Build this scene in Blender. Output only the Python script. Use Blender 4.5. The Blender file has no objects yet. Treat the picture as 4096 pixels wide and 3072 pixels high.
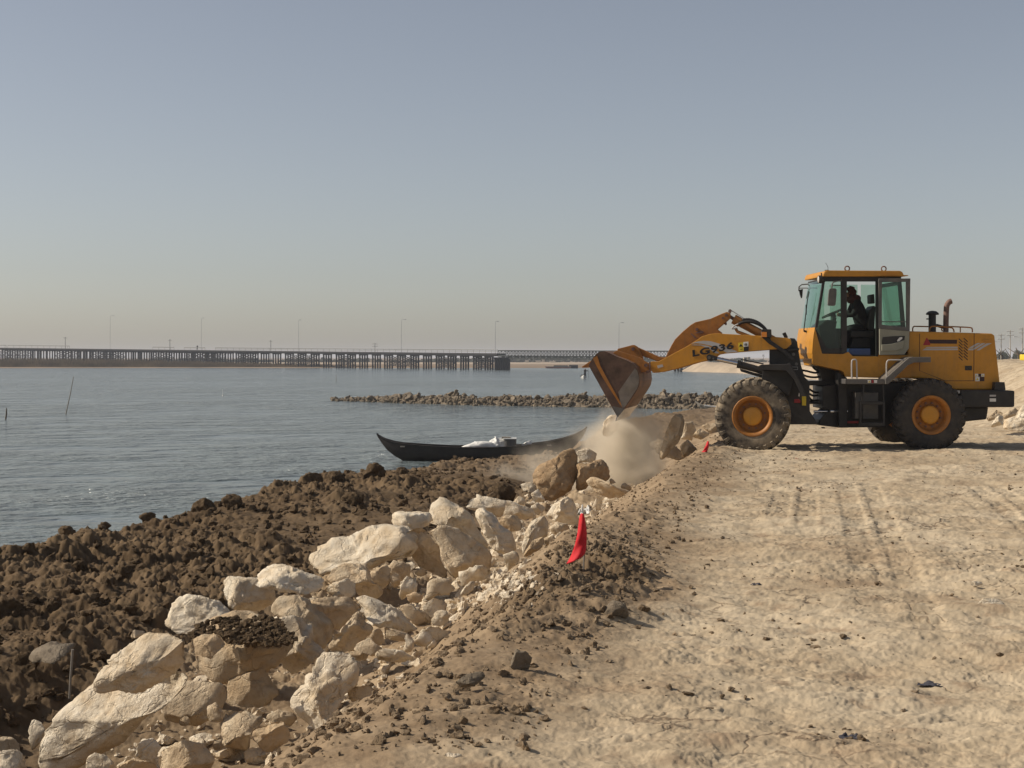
import bpy, bmesh, math, random
import numpy as np
from mathutils import Vector, Matrix

# ------------------------------------------------------------------ camera, light, sky
C = bpy.context.scene.collection
SC = bpy.context.scene
R = math.radians
CX, HY, F, EYE, WATER = 2048.0, 1428.0, 6400.0, 1.67, -1.63

cam_d = bpy.data.cameras.new('camera')
cam = bpy.data.objects.new('camera', cam_d); C.objects.link(cam)
cam.location = (0, 0, EYE); cam.rotation_euler = (R(90), 0, 0)
cam_d.sensor_width = 36.0; cam_d.lens = F/4096*36.0
cam_d.shift_y = -(1536-HY)/4096
cam_d.clip_start = 0.1; cam_d.clip_end = 30000
SC.camera = cam

SUN_EL, SUN_AZ = 37.0, 4.0          # elevation; degrees beyond due left of the view
sd = Vector((-math.cos(R(SUN_EL))*math.cos(R(SUN_AZ)), math.cos(R(SUN_EL))*math.sin(R(SUN_AZ)), math.sin(R(SUN_EL))))
w = bpy.data.worlds.new('World'); SC.world = w; w.use_nodes = True
wn = w.node_tree.nodes; wl = w.node_tree.links
sky = wn.new('ShaderNodeTexSky'); sky.sky_type = 'NISHITA'; sky.sun_disc = False
sky.sun_elevation = R(SUN_EL); sky.sun_rotation = math.atan2(sd.x, sd.y)
sky.air_density = .78; sky.dust_density = .95; sky.ozone_density = 1.0; sky.altitude = 0
bg = wn['Background']; bg.inputs[1].default_value = 0.090
tint = wn.new('ShaderNodeMix'); tint.data_type = 'RGBA'; tint.blend_type = 'MULTIPLY'; tint.inputs[0].default_value = 1
tint.inputs[7].default_value = (1.115, 1.045, .985, 1)
pale = wn.new('ShaderNodeHueSaturation'); pale.inputs['Saturation'].default_value = .67; pale.inputs['Value'].default_value = 1.0
wl.new(sky.outputs[0], pale.inputs['Color']); wl.new(pale.outputs[0], tint.inputs[6]); wl.new(tint.outputs[2], bg.inputs[0])
sun_d = bpy.data.lights.new('sun', 'SUN'); sun_d.energy = 4.4; sun_d.angle = R(0.6); sun_d.color = (1.0, 0.90, 0.76)
sun = bpy.data.objects.new('sun', sun_d); C.objects.link(sun)
sun.rotation_euler = (-sd).to_track_quat('-Z', 'Y').to_euler(); sun.location = (-20, 0, 30)
SC.view_settings.view_transform = 'Standard'; SC.view_settings.look = 'None'
SC.view_settings.exposure = 0.0; SC.view_settings.gamma = 1.0
try:
    SC.cycles.use_denoising = True; SC.cycles.volume_bounces = 2; SC.cycles.max_bounces = 8
    SC.cycles.transparent_max_bounces = 16; SC.cycles.volume_step_rate = 1.0
except Exception: pass

rng = np.random.default_rng(7); random.seed(7)

# ------------------------------------------------------------------ helpers: pixels to places, noise
def at(u, v, Y): return Vector(((u-CX)/F*Y, Y, EYE-(v-HY)/F*Y))
CR = {'c1': (3150,1040,550/2212), 'c2': (3550,1180,546/2212), 'c3': (3150,1400,550/2074), 'c4': (2700,1200,550/2172),
      'c5': (2280,1360,440/2028), 'c6': (2820,1440,500/2074), 'c7': (3550,1480,546/2212), 'c8': (2700,1360,400/1952),
      'd2': (2250,1150,1000/2212), 'z1': (0,2300,1000/2149), 'z2': (800,2100,800/2212), 'z3': (1400,1900,900/2212),
      'z4': (1900,1600,1000/2212), 'z5': (900,2450,800/2134), 'b7': (1400,1700,1100/2212), 'v': (0,0,4096/2212),
      'l3': (0,1220,1100/2212), 'm4': (1000,1220,1500/2212), 's8': (1300,1520,800/2212), 'q6': (2100,1380,400/2212)}
def cp(k, x, y): a = CR[k]; return (a[0]+x*a[2], a[1]+y*a[2])

def _h(ix, iy, iz, s):
    n = (ix.astype(np.int64)*374761393 + iy.astype(np.int64)*668265263 + iz.astype(np.int64)*2147483647 + s*1274126177) & 0xffffffff
    n = ((n ^ (n >> 13))*1274126177) & 0xffffffff
    n = ((n ^ (n >> 16))*2246822519) & 0xffffffff
    return ((n ^ (n >> 15)) & 0xffffff)/float(0xffffff)
def vn3(x, y, z, s=0):
    x0, y0, z0 = np.floor(x), np.floor(y), np.floor(z)
    fx, fy, fz = x-x0, y-y0, z-z0
    u, v, w_ = fx*fx*(3-2*fx), fy*fy*(3-2*fy), fz*fz*(3-2*fz)
    r = 0
    for dx in (0, 1):
        for dy in (0, 1):
            for dz in (0, 1):
                r = r + (u if dx else 1-u)*(v if dy else 1-v)*(w_ if dz else 1-w_)*_h(x0+dx, y0+dy, z0+dz, s)
    return r*2-1
def vn2(x, y, s=0):
    x0, y0 = np.floor(x), np.floor(y); fx, fy = x-x0, y-y0
    u, v = fx*fx*(3-2*fx), fy*fy*(3-2*fy); z = np.zeros_like(x0); r = 0
    for dx in (0, 1):
        for dy in (0, 1):
            r = r + (u if dx else 1-u)*(v if dy else 1-v)*_h(x0+dx, y0+dy, z, s)
    return r*2-1
def fbm2(x, y, o=4, s=0, g=.5):
    r, a = 0, 1.0
    for i in range(o): r = r + a*vn2(x*2**i+17.3*i, y*2**i-9.1*i, s+i); a *= g
    return r
def fbm3(x, y, z, o=3, s=0, g=.5):
    r, a = 0, 1.0
    for i in range(o): r = r + a*vn3(x*2**i+7.3*i, y*2**i-9.1*i, z*2**i+3.7*i, s+i); a *= g
    return r
def domes(x, y, cell, s=0, fill=1.0, flat=.8):
    # rounded lumps lying side by side and over one another; height above the bed in metres
    X, Y = x/cell, y/cell; x0, y0 = np.floor(X), np.floor(Y); z = np.zeros_like(x0); best = np.zeros_like(X)
    for dx in (-1, 0, 1):
        for dy in (-1, 0, 1):
            cx, cy = x0+dx, y0+dy
            px, py = cx+_h(cx, cy, z, s), cy+_h(cx, cy, z, s+1)
            rr = .25+.5*_h(cx, cy, z, s+2); on = _h(cx, cy, z, s+3) < fill
            st = .7+.6*_h(cx, cy, z, s+4)
            d2 = ((X-px)*st)**2+((Y-py)/st)**2
            hh = np.sqrt(np.maximum(0, rr*rr-d2))*flat*on
            best = np.maximum(best, hh)
    return best*cell
def sstep(a, b, x):
    t = np.clip((x-a)/(b-a), 0, 1); return t*t*(3-2*t)

# ------------------------------------------------------------------ helpers: objects
def props(o, label=None, cat=None, group=None, kind=None):
    for k, v in (('label', label), ('category', cat), ('group', group), ('kind', kind)):
        if v: o[k] = v
    return o
def empty(name, loc, label, cat, group=None):
    o = bpy.data.objects.new(name, None); C.objects.link(o); o.location = loc; o.empty_display_size = .2
    return props(o, label, cat, group)
def np_mesh(name, V, Fa, smooth=True):
    me = bpy.data.meshes.new(name); V = np.asarray(V, np.float32); Fa = np.asarray(Fa, np.int32)
    k = Fa.shape[1]; me.vertices.add(len(V)); me.vertices.foreach_set('co', V.ravel())
    me.loops.add(Fa.size); me.loops.foreach_set('vertex_index', Fa.ravel())
    me.polygons.add(len(Fa)); me.polygons.foreach_set('loop_start', np.arange(0, Fa.size, k, dtype=np.int32))
    me.polygons.foreach_set('loop_total', np.full(len(Fa), k, np.int32))
    me.polygons.foreach_set('use_smooth', np.full(len(Fa), smooth, bool)); me.update(calc_edges=True); me.validate()
    return me
def np_obj(name, V, Fa, mat, parent=None, smooth=True):
    o = bpy.data.objects.new(name, np_mesh(name, V, Fa, smooth)); C.objects.link(o); o.parent = parent
    if mat: o.data.materials.append(mat)
    return o

class MB:
    """collects shapes in world space; build() links them as ONE mesh object"""
    def __init__(s): s.v, s.f, s.m, s.sm = [], [], [], []; s.cur = 0
    def add(s, vs, fs, smooth=False):
        b = len(s.v); s.v += [Vector(p) for p in vs]
        for f in fs: s.f.append([b+i for i in f]); s.m.append(s.cur); s.sm.append(smooth)
    def hexa(s, p):   # 8 corners: bottom ring 0-3, top ring 4-7
        s.add(p, [(0,3,2,1),(4,5,6,7),(0,1,5,4),(1,2,6,5),(2,3,7,6),(3,0,4,7)])
    def box(s, c, d, rot=None):
        c = Vector(c); p = []
        for z in (-1, 1):
            for x, y in ((-1,-1),(1,-1),(1,1),(-1,1)):
                q = Vector((x*d[0]/2, y*d[1]/2, z*d[2]/2))
                if rot: q = rot @ q
                p.append(c+q)
        s.hexa(p)
    def prism(s, near, far):
        n = len(near); s.add(list(near)+list(far), [tuple(range(n)), tuple(range(2*n-1, n-1, -1))]+[((i+1)%n, i, n+i, n+(i+1)%n) for i in range(n)])
    def cyl(s, a, b, r, r2=None, n=14, caps=True):
        a, b = Vector(a), Vector(b); r2 = r if r2 is None else r2
        ax = (b-a).normalized(); u = ax.orthogonal().normalized(); w_ = ax.cross(u)
        vs = [a+(u*math.cos(t)+w_*math.sin(t))*r for t in [2*math.pi*i/n for i in range(n)]]
        vs += [b+(u*math.cos(t)+w_*math.sin(t))*r2 for t in [2*math.pi*i/n for i in range(n)]]
        s.add(vs, [(i, (i+1)%n, n+(i+1)%n, n+i) for i in range(n)], True)
        if caps: s.add(vs, [tuple(range(n-1,-1,-1)), tuple(range(n, 2*n))])
    def tube(s, pts, r, n=8, wob=0):
        pts = [Vector(p) for p in pts]; vs = []; up = None
        for i, p in enumerate(pts):
            t = (pts[min(i+1, len(pts)-1)]-pts[max(i-1, 0)]).normalized()
            if up is None: up = t.orthogonal().normalized()
            up = (up-t*up.dot(t)).normalized(); w_ = t.cross(up); rr = r*(1+wob*(i % 2)) if not isinstance(r, (list, tuple)) else r[i]
            vs += [p+(up*math.cos(2*math.pi*k/n)+w_*math.sin(2*math.pi*k/n))*rr for k in range(n)]
        m = len(pts)
        s.add(vs, [(i*n+k, i*n+(k+1)%n, (i+1)*n+(k+1)%n, (i+1)*n+k) for i in range(m-1) for k in range(n)], True)
        s.add(vs[:n], [tuple(range(n-1,-1,-1))]); s.add(vs[-n:], [tuple(range(n))])
    def lathe(s, o, ax, prof, n=40, smooth=True):
        o, ax = Vector(o), Vector(ax).normalized(); u = ax.orthogonal().normalized(); w_ = ax.cross(u); m = len(prof); vs = []
        for a, r in prof:
            vs += [o+ax*a+(u*math.cos(2*math.pi*k/n)+w_*math.sin(2*math.pi*k/n))*max(r, 1e-4) for k in range(n)]
        s.add(vs, [(i*n+k, i*n+(k+1)%n, (i+1)*n+(k+1)%n, (i+1)*n+k) for i in range(m-1) for k in range(n)], smooth)
    def build(s, name, mats, parent=None, bevel=0, label=None, cat=None, group=None):
        me = bpy.data.meshes.new(name); off = Vector(parent_loc(parent))
        me.from_pydata([tuple(p-off) for p in s.v], [], s.f)
        mats = mats if isinstance(mats, (list, tuple)) else [mats]
        for m in mats: me.materials.append(m)
        me.polygons.foreach_set('material_index', s.m); me.polygons.foreach_set('use_smooth', s.sm)
        bm = bmesh.new(); bm.from_mesh(me); bmesh.ops.recalc_face_normals(bm, faces=bm.faces)
        if bevel:
            bmesh.ops.remove_doubles(bm, verts=bm.verts, dist=1e-5)
            ed = [e for e in bm.edges if len(e.link_faces) == 2 and e.calc_face_angle(0) > .6]
            bmesh.ops.bevel(bm, geom=ed, offset=bevel, segments=2, profile=.6, affect='EDGES', clamp_overlap=True)
        bm.to_mesh(me); bm.free(); me.update()
        o = bpy.data.objects.new(name, me); C.objects.link(o)
        if parent: o.parent = parent
        return props(o, label, cat, group)
def parent_loc(p):
    v = Vector((0, 0, 0))
    while p is not None: v = v+p.location; p = p.parent
    return v
def spline(pts, n=8):
    pts = [Vector(p) for p in pts]; P_ = [pts[0]]+pts+[pts[-1]]; out = []
    for i in range(1, len(P_)-2):
        for k in range(n):
            t = k/n; a, b, c, d = P_[i-1], P_[i], P_[i+1], P_[i+2]
            out.append(.5*((2*b)+(c-a)*t+(2*a-5*b+4*c-d)*t*t+(3*b-a-3*c+d)*t**3))
    return out+[pts[-1]]
def clone(o, name=None, parent=None, loc=None):
    c = o.copy(); C.objects.link(c)
    if parent is not None: c.parent = parent
    if loc is not None: c.location = loc
    for ch in list(o.children): clone(ch, parent=c)
    return c

# ------------------------------------------------------------------ materials
class NT:
    def __init__(s, name):
        s.mat = bpy.data.materials.new(name); s.mat.use_nodes = True; s.n = s.mat.node_tree.nodes; s.l = s.mat.node_tree.links
        s.p = s.n['Principled BSDF']; s.out = s.n['Material Output']; s.tc = s.n.new('ShaderNodeTexCoord')
        g = s.n.new('ShaderNodeNewGeometry'); s.pos = g.outputs['Position']; s.geo = g
    def node(s, t, **k):
        n = s.n.new(t)
        for a, b in k.items(): setattr(n, a, b)
        return n
    def link(s, a, b): s.l.new(a, b)
    def noise(s, scale, detail=6, rough=.55, vec=None, dist=0):
        n = s.node('ShaderNodeTexNoise'); n.inputs['Scale'].default_value = scale; n.inputs['Detail'].default_value = detail
        n.inputs['Roughness'].default_value = rough; n.inputs['Distortion'].default_value = dist
        s.link(vec or s.tc.outputs['Object'], n.inputs['Vector']); return n.outputs['Fac']
    def ramp(s, fac, stops):
        r = s.node('ShaderNodeValToRGB'); e = r.color_ramp.elements
        while len(e) < len(stops): e.new(.5)
        for i, (p, c) in enumerate(stops):
            e[i].position = p; e[i].color = (*c, 1) if len(c) == 3 else c
        s.link(fac, r.inputs[0]); return r.outputs[0]
    def mix(s, f, a, b):
        m = s.node('ShaderNodeMix', data_type='RGBA')
        for i, v in ((0, f), (6, a), (7, b)):
            if isinstance(v, (int, float)): m.inputs[i].default_value = v
            elif isinstance(v, tuple): m.inputs[i].default_value = (*v, 1)
            else: s.link(v, m.inputs[i])
        return m.outputs[2]
    def math(s, op, a, b=None, c=None, clamp=False):
        m = s.node('ShaderNodeMath', operation=op); m.use_clamp = clamp
        for i, v in enumerate((a, b, c)):
            if v is None: continue
            if isinstance(v, (int, float)): m.inputs[i].default_value = v
            else: s.link(v, m.inputs[i])
        return m.outputs[0]
    def mapping(s, scale=(1,1,1), rot=(0,0,0), vec=None):
        m = s.node('ShaderNodeMapping'); m.inputs['Scale'].default_value = scale; m.inputs['Rotation'].default_value = rot
        s.link(vec or s.tc.outputs['Object'], m.inputs['Vector']); return m.outputs[0]
    def bump(s, h, strength=.4, dist=.02, normal=None):
        b = s.node('ShaderNodeBump'); b.inputs['Strength'].default_value = strength; b.inputs['Distance'].default_value = dist
        s.link(h, b.inputs['Height'])
        if normal: s.link(normal, b.inputs['Normal'])
        s.link(b.outputs[0], s.p.inputs['Normal']); return b.outputs[0]
    def set(s, col=None, rough=None, metal=None, spec=None):
        for k, v in (('Base Color', col), ('Roughness', rough), ('Metallic', metal), ('Specular IOR Level', spec)):
            if v is None: continue
            if isinstance(v, (int, float)): s.p.inputs[k].default_value = v
            elif isinstance(v, tuple): s.p.inputs[k].default_value = (*v, 1)
            else: s.link(v, s.p.inputs[k])
        return s

def mat_soil():
    t = NT('soil'); P_ = t.pos
    a = t.node('ShaderNodeAttribute'); a.attribute_name = 'soil'; soil = a.outputs['Fac']
    b = t.node('ShaderNodeAttribute'); b.attribute_name = 'pale'; pale = b.outputs['Fac']
    n1, n2, n3 = t.noise(.55, 5, .6, P_), t.noise(3.1, 8, .65, P_), t.noise(19, 6, .7, P_)
    track = t.ramp(n1, [(.30, (.36,.270,.175)), (.46, (.45,.358,.240)), (.60, (.52,.428,.300)), (.75, (.43,.328,.212))])
    track = t.mix(t.ramp(n2, [(.34, (.75,.75,.75)), (.46, (0,0,0))]), track, (.30,.215,.14))
    track = t.mix(t.ramp(n2, [(.56, (0,0,0)), (.72, (.75,.75,.75))]), track, (.57,.475,.335))
    # fine cracks of the dried crust, only in some places
    vv = t.node('ShaderNodeVectorMath', operation='ADD'); nz = t.node('ShaderNodeTexNoise'); nz.inputs['Scale'].default_value = 3; nz.inputs['Detail'].default_value = 4
    t.link(P_, nz.inputs['Vector']); sc = t.node('ShaderNodeVectorMath', operation='SCALE'); sc.inputs['Scale'].default_value = .45
    t.link(nz.outputs['Color'], sc.inputs[0]); t.link(P_, vv.inputs[0]); t.link(sc.outputs[0], vv.inputs[1])
    vo = t.node('ShaderNodeTexVoronoi', feature='DISTANCE_TO_EDGE'); vo.inputs['Scale'].default_value = 2.6; t.link(vv.outputs[0], vo.inputs['Vector'])
    crk = t.ramp(vo.outputs['Distance'], [(.0, (1,1,1)), (.035, (0,0,0))])
    where = t.ramp(t.noise(.8, 3, .5, P_), [(.50, (0,0,0)), (.60, (1,1,1))])
    crk = t.math('MULTIPLY', crk, where); nots = t.math('SUBTRACT', 1.0, soil, clamp=True); crk = t.math('MULTIPLY', crk, nots)
    track = t.mix(t.math('MULTIPLY', crk, .8), track, (.13,.09,.06))
    mud = t.ramp(n2, [(.28, (.048,.029,.015)), (.46, (.092,.060,.032)), (.60, (.145,.098,.054)), (.78, (.22,.158,.093))])
    mud = t.mix(t.ramp(n1, [(.40, (0,0,0)), (.62, (.6,.6,.6))]), mud, (.17,.118,.068))
    loose = t.ramp(n2, [(.30, (.19,.132,.079)), (.55, (.305,.222,.138)), (.75, (.39,.295,.19))])
    m1 = t.ramp(soil, [(0, (0,0,0)), (.35, (1,1,1))]); m2 = t.ramp(soil, [(.5, (0,0,0)), (.95, (1,1,1))])
    col = t.mix(m1, track, loose); col = t.mix(m2, col, mud)
    col = t.mix(pale, col, t.ramp(n2, [(.3, (.27,.185,.11)), (.6, (.46,.35,.225)), (.8, (.56,.46,.33))]))
    col = t.mix(t.math('MULTIPLY', t.ramp(n3, [(.35, (.35,.35,.35)), (.5, (0,0,0))]), t.math('ADD', t.math('MULTIPLY', soil, .75), .25)), col, (.10,.07,.045))
    t.set(col, .95, spec=.15)
    h = t.math('ADD', t.math('MULTIPLY', n3, .5), t.noise(70, 4, .7, P_))
    h = t.math('SUBTRACT', h, t.math('MULTIPLY', crk, 1.5))
    t.bump(h, .4, .009); return t.mat
def mat_rock(name, light, mid, dark, scale=1.0, stain=(.40,.27,.15)):
    t = NT(name); oi = t.node('ShaderNodeObjectInfo')
    add = t.node('ShaderNodeVectorMath', operation='ADD'); sc = t.node('ShaderNodeVectorMath', operation='SCALE'); cb = t.node('ShaderNodeCombineXYZ')
    for i in range(3): t.link(oi.outputs['Random'], cb.inputs[i])
    sc.inputs['Scale'].default_value = 37; t.link(cb.outputs[0], sc.inputs[0]); t.link(t.pos, add.inputs[0]); t.link(sc.outputs[0], add.inputs[1]); V = add.outputs[0]
    n1, n2, n3 = t.noise(2.2*scale, 6, .62, V), t.noise(8*scale, 7, .65, V), t.noise(40*scale, 5, .7, V)
    col = t.ramp(n2, [(.25, dark), (.47, mid), (.66, light), (.85, light)])
    col = t.mix(t.ramp(n1, [(.46, (0,0,0)), (.64, (.75,.75,.75))]), col, stain)
    col = t.mix(t.ramp(n3, [(.30, (.5,.5,.5)), (.42, (0,0,0))]), col, tuple(x*.5 for x in mid))
    hs = t.node('ShaderNodeHueSaturation'); t.link(col, hs.inputs['Color'])
    t.link(t.math('ADD', t.math('MULTIPLY', oi.outputs['Random'], .24), .88), hs.inputs['Value'])
    t.set(hs.outputs[0], .93, spec=.2)
    vo = t.node('ShaderNodeTexVoronoi', feature='DISTANCE_TO_EDGE'); vo.inputs['Scale'].default_value = 3.0*scale; wv = t.node('ShaderNodeVectorMath', operation='ADD'); nz = t.node('ShaderNodeTexNoise'); nz.inputs['Scale'].default_value = 5*scale; nz.inputs['Detail'].default_value = 5
    t.link(V, nz.inputs['Vector']); s2 = t.node('ShaderNodeVectorMath', operation='SCALE'); s2.inputs['Scale'].default_value = .35/scale; t.link(nz.outputs['Color'], s2.inputs[0]); t.link(V, wv.inputs[0]); t.link(s2.outputs[0], wv.inputs[1]); t.link(wv.outputs[0], vo.inputs['Vector'])
    ck = t.ramp(vo.outputs['Distance'], [(0, (1,1,1)), (.03, (0,0,0))])
    h = t.math('ADD', t.math('MULTIPLY', n2, 1.5), t.math('MULTIPLY', n3, .7)); h = t.math('SUBTRACT', h, t.math('MULTIPLY', ck, .35)); t.bump(h, .75, .032); return t.mat
def mat_simple(name, col, rough=.6, metal=0.0, var=.25, scale=6, bump=0.0, dust=0.0, dustcol=(.33,.25,.17), spec=.4, grime=0.0):
    t = NT(name); n = t.noise(scale, 6, .6); a = tuple(min(1, x*(1+var)) for x in col); b = tuple(x*(1-var) for x in col)
    c = t.ramp(n, [(.3, b), (.7, a)])
    if dust:
        nz = t.node('ShaderNodeSeparateXYZ'); t.link(t.geo.outputs['Normal'], nz.inputs[0])
        up = t.math('MULTIPLY', t.math('MAXIMUM', nz.outputs[2], 0.0), .55)
        d = t.math('MULTIPLY', t.math('ADD', t.ramp(t.noise(scale*.7, 7, .65), [(.38, (0,0,0)), (.72, (1,1,1))]), up), dust, clamp=True)
        c = t.mix(d, c, dustcol)
    if grime:
        g1 = t.ramp(t.noise(scale*2.3, 8, .7), [(.50, (0,0,0)), (.72, (1,1,1))]); c = t.mix(t.math('MULTIPLY', g1, grime), c, tuple(x*.38 for x in col))
        mp = t.mapping((9, 9, .7)); g2 = t.ramp(t.noise(1.6, 5, .6, mp), [(.52, (0,0,0)), (.70, (1,1,1))]); c = t.mix(t.math('MULTIPLY', g2, grime*.7), c, (.20,.125,.06))
    t.set(c, rough, metal, spec)
    if bump: t.bump(t.noise(scale*7, 5, .65), bump, .01)
    return t.mat
def mat_glass(name, tint, gloss=.12):
    t = NT(name); t.n.remove(t.p)
    tr = t.node('ShaderNodeBsdfTransparent'); tr.inputs[0].default_value = (*tint, 1)
    gl = t.node('ShaderNodeBsdfGlossy'); gl.inputs['Roughness'].default_value = .03; gl.inputs[0].default_value = (.85,.95,.9,1)
    lw = t.node('ShaderNodeFresnel'); lw.inputs[0].default_value = 1.5
    mx = t.node('ShaderNodeMixShader'); t.link(t.math('MULTIPLY', lw.outputs[0], 1.4, clamp=True), mx.inputs[0]); t.link(tr.outputs[0], mx.inputs[1]); t.link(gl.outputs[0], mx.inputs[2])
    t.link(mx.outputs[0], t.out.inputs['Surface']); return t.mat
def mat_water():
    t = NT('water'); P_ = t.pos
    v1 = t.mapping((.8, 1.0, 1), (0, 0, .12), P_); v2 = t.mapping((.8, 1.1, 1), (0, 0, -.35), P_)
    n1, n2, n3 = t.noise(.45, 3, .5, v1), t.noise(1.5, 4, .55, v2), t.noise(5.0, 3, .5, v1)
    calm = t.ramp(t.noise(.035, 3, .5, P_), [(.38, (.6,.6,.6)), (.6, (1.2,1.2,1.2))])
    h = t.math('ADD', t.math('ADD', t.math('MULTIPLY', n1, 1.0), t.math('MULTIPLY', n2, 1.2)), t.math('MULTIPLY', n3, .80))
    patch = t.ramp(t.noise(.30, 3, .6, v1), [(.35, (.25,.25,.25)), (.65, (1.5,1.5,1.5))]); h = t.math('MULTIPLY', t.math('MULTIPLY', h, calm), patch)
    t.set((.140,.170,.174), .15, spec=.5); t.p.inputs['IOR'].default_value = 1.33
    t.bump(h, .9, .36); return t.mat

M = {}
M['soil'] = mat_soil()
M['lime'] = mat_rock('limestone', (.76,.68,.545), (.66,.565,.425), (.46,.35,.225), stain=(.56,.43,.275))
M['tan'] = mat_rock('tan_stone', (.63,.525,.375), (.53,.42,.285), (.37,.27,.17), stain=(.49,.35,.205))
M['brown'] = mat_rock('brown_stone', (.44,.325,.20), (.35,.24,.14), (.22,.145,.08), stain=(.36,.235,.12))
M['clay'] = mat_rock('dry_clay', (.285,.235,.172), (.22,.178,.128), (.125,.098,.068), stain=(.175,.138,.098))
M['mudlump'] = mat_rock('mud_lump', (.175,.122,.070), (.114,.076,.042), (.063,.041,.022), 2.5, stain=(.09,.06,.032))
M['crumb'] = mat_rock('soil_crumb', (.32,.24,.155), (.235,.17,.106), (.14,.097,.058), 3, stain=(.17,.12,.072))
M['pebble'] = mat_rock('pebble', (.50,.41,.29), (.38,.29,.195), (.24,.17,.11), 3, stain=(.30,.21,.13))
M['yellow'] = mat_simple('yellow_paint', (.57,.250,.014), .42, var=.06, scale=3, dust=.20, dustcol=(.32,.20,.10), grime=.30)
M['orange'] = mat_simple('worn_orange_paint', (.38,.145,.018), .55, var=.22, scale=4, dust=.32, grime=.5, dustcol=(.23,.125,.06))
M['black'] = mat_simple('black_steel', (.020,.018,.017), .5, var=.3, scale=5, dust=.16, dustcol=(.13,.105,.08))
M['grey'] = mat_simple('grey_steel', (.095,.09,.086), .5, var=.2, scale=6, dust=.3, dustcol=(.3,.25,.18))
M['door_in'] = mat_simple('door_lining', (.27,.26,.20), .7, var=.08, scale=5)
M['tyre'] = mat_simple('tyre_rubber', (.022,.021,.021), .75, var=.3, scale=7, dust=.38, dustcol=(.14,.105,.07), bump=.25)
M['tyre_dusty'] = mat_simple('dusty_tyre_rubber', (.034,.029,.025), .9, var=.3, scale=5, dust=.95, dustcol=(.36,.29,.20), bump=.25)
M['chrome'] = mat_simple('chrome', (.62,.62,.64), .18, 1.0, var=.05)
M['rust'] = mat_simple('rusty_pipe', (.19,.115,.09), .8, var=.35, scale=14)
M['white'] = mat_simple('white_plastic', (.70,.69,.65), .5, var=.06, scale=7)
M['silver'] = mat_simple('silver_decal', (.46,.44,.42), .45, var=.05)
M['decal_dark'] = mat_simple('dark_decal', (.035,.012,.012), .5, var=.1)
M['decal_red'] = mat_simple('red_decal', (.33,.018,.022), .45, var=.1)
M['ink'] = mat_simple('black_lettering', (.014,.012,.012), .5, var=.1)
M['sticker'] = mat_simple('yellow_sticker', (.68,.50,.03), .5, var=.05)
M['amber'] = mat_simple('amber_lens', (.65,.22,.03), .2, var=.1)
M['red_cloth'] = mat_simple('red_cloth', (.55,.012,.018), .75, var=.12, scale=12)
M['wood_dark'] = mat_simple('tarred_hull', (.022,.018,.016), .6, var=.35, scale=4, dust=.10, dustcol=(.12,.1,.08))
M['wood_grey'] = mat_simple('weathered_wood', (.24,.215,.18), .85, var=.25, scale=9)
M['pile'] = mat_simple('dark_pile', (.014,.011,.011), .85, var=.3, scale=.8)
M['deck'] = mat_simple('bridge_deck', (.020,.017,.017), .8, var=.2, scale=.3)
M['rail'] = mat_simple('bridge_rail', (.22,.22,.21), .7, var=.1, scale=.3)
M['truss'] = mat_simple('truss_steel', (.04,.046,.042), .7, var=.15, scale=.3)
M['pole'] = mat_simple('pole_steel', (.30,.30,.31), .6, var=.05, scale=.3)
M['reed'] = mat_simple('reed', (.25,.19,.11), .9, var=.45, scale=.12)
M['leaf'] = mat_simple('foliage', (.060,.068,.030), .85, var=.4, scale=.9)
M['far_leaf'] = mat_simple('far_foliage', (.045,.050,.034), .9, var=.4, scale=.02)
M['bark'] = mat_simple('bark', (.12,.09,.06), .9, var=.25, scale=4)
M['wall'] = mat_simple('plaster', (.48,.43,.35), .9, var=.08, scale=.2)
M['brick_red'] = mat_simple('red_brown_hull', (.24,.10,.065), .8, var=.25, scale=.3)
M['sand'] = mat_simple('sand', (.41,.325,.23), .95, var=.18, scale=.3, bump=.4)
M['flat'] = mat_simple('mud_flat', (.25,.18,.115), .95, var=.2, scale=.06)
M['skin'] = mat_simple('skin', (.23,.125,.085), .6, var=.05)
M['jacket'] = mat_simple('dark_jacket', (.014,.012,.013), .85, var=.2)
M['trouser'] = mat_simple('dark_trousers', (.02,.018,.02), .85, var=.2)
M['scarf'] = mat_simple('brown_scarf', (.075,.026,.022), .9, var=.3, scale=20)
M['blue'] = mat_simple('blue_plastic', (.035,.065,.17), .5, var=.1)
M['lamp'] = mat_simple('lamp_glass', (.55,.53,.48), .15, var=.05)
M['rag'] = mat_simple('dark_rag', (.06,.058,.07), .9, var=.3, scale=12)
M['feather'] = mat_simple('white_feather', (.72,.70,.64), .8, var=.06)
M['feather_dark'] = mat_simple('dark_feather', (.03,.03,.028), .8, var=.2)
M['glass'] = mat_glass('green_glass', (.56,.75,.66))
M['glass_front'] = mat_glass('windscreen_glass', (.55,.78,.68))
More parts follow.
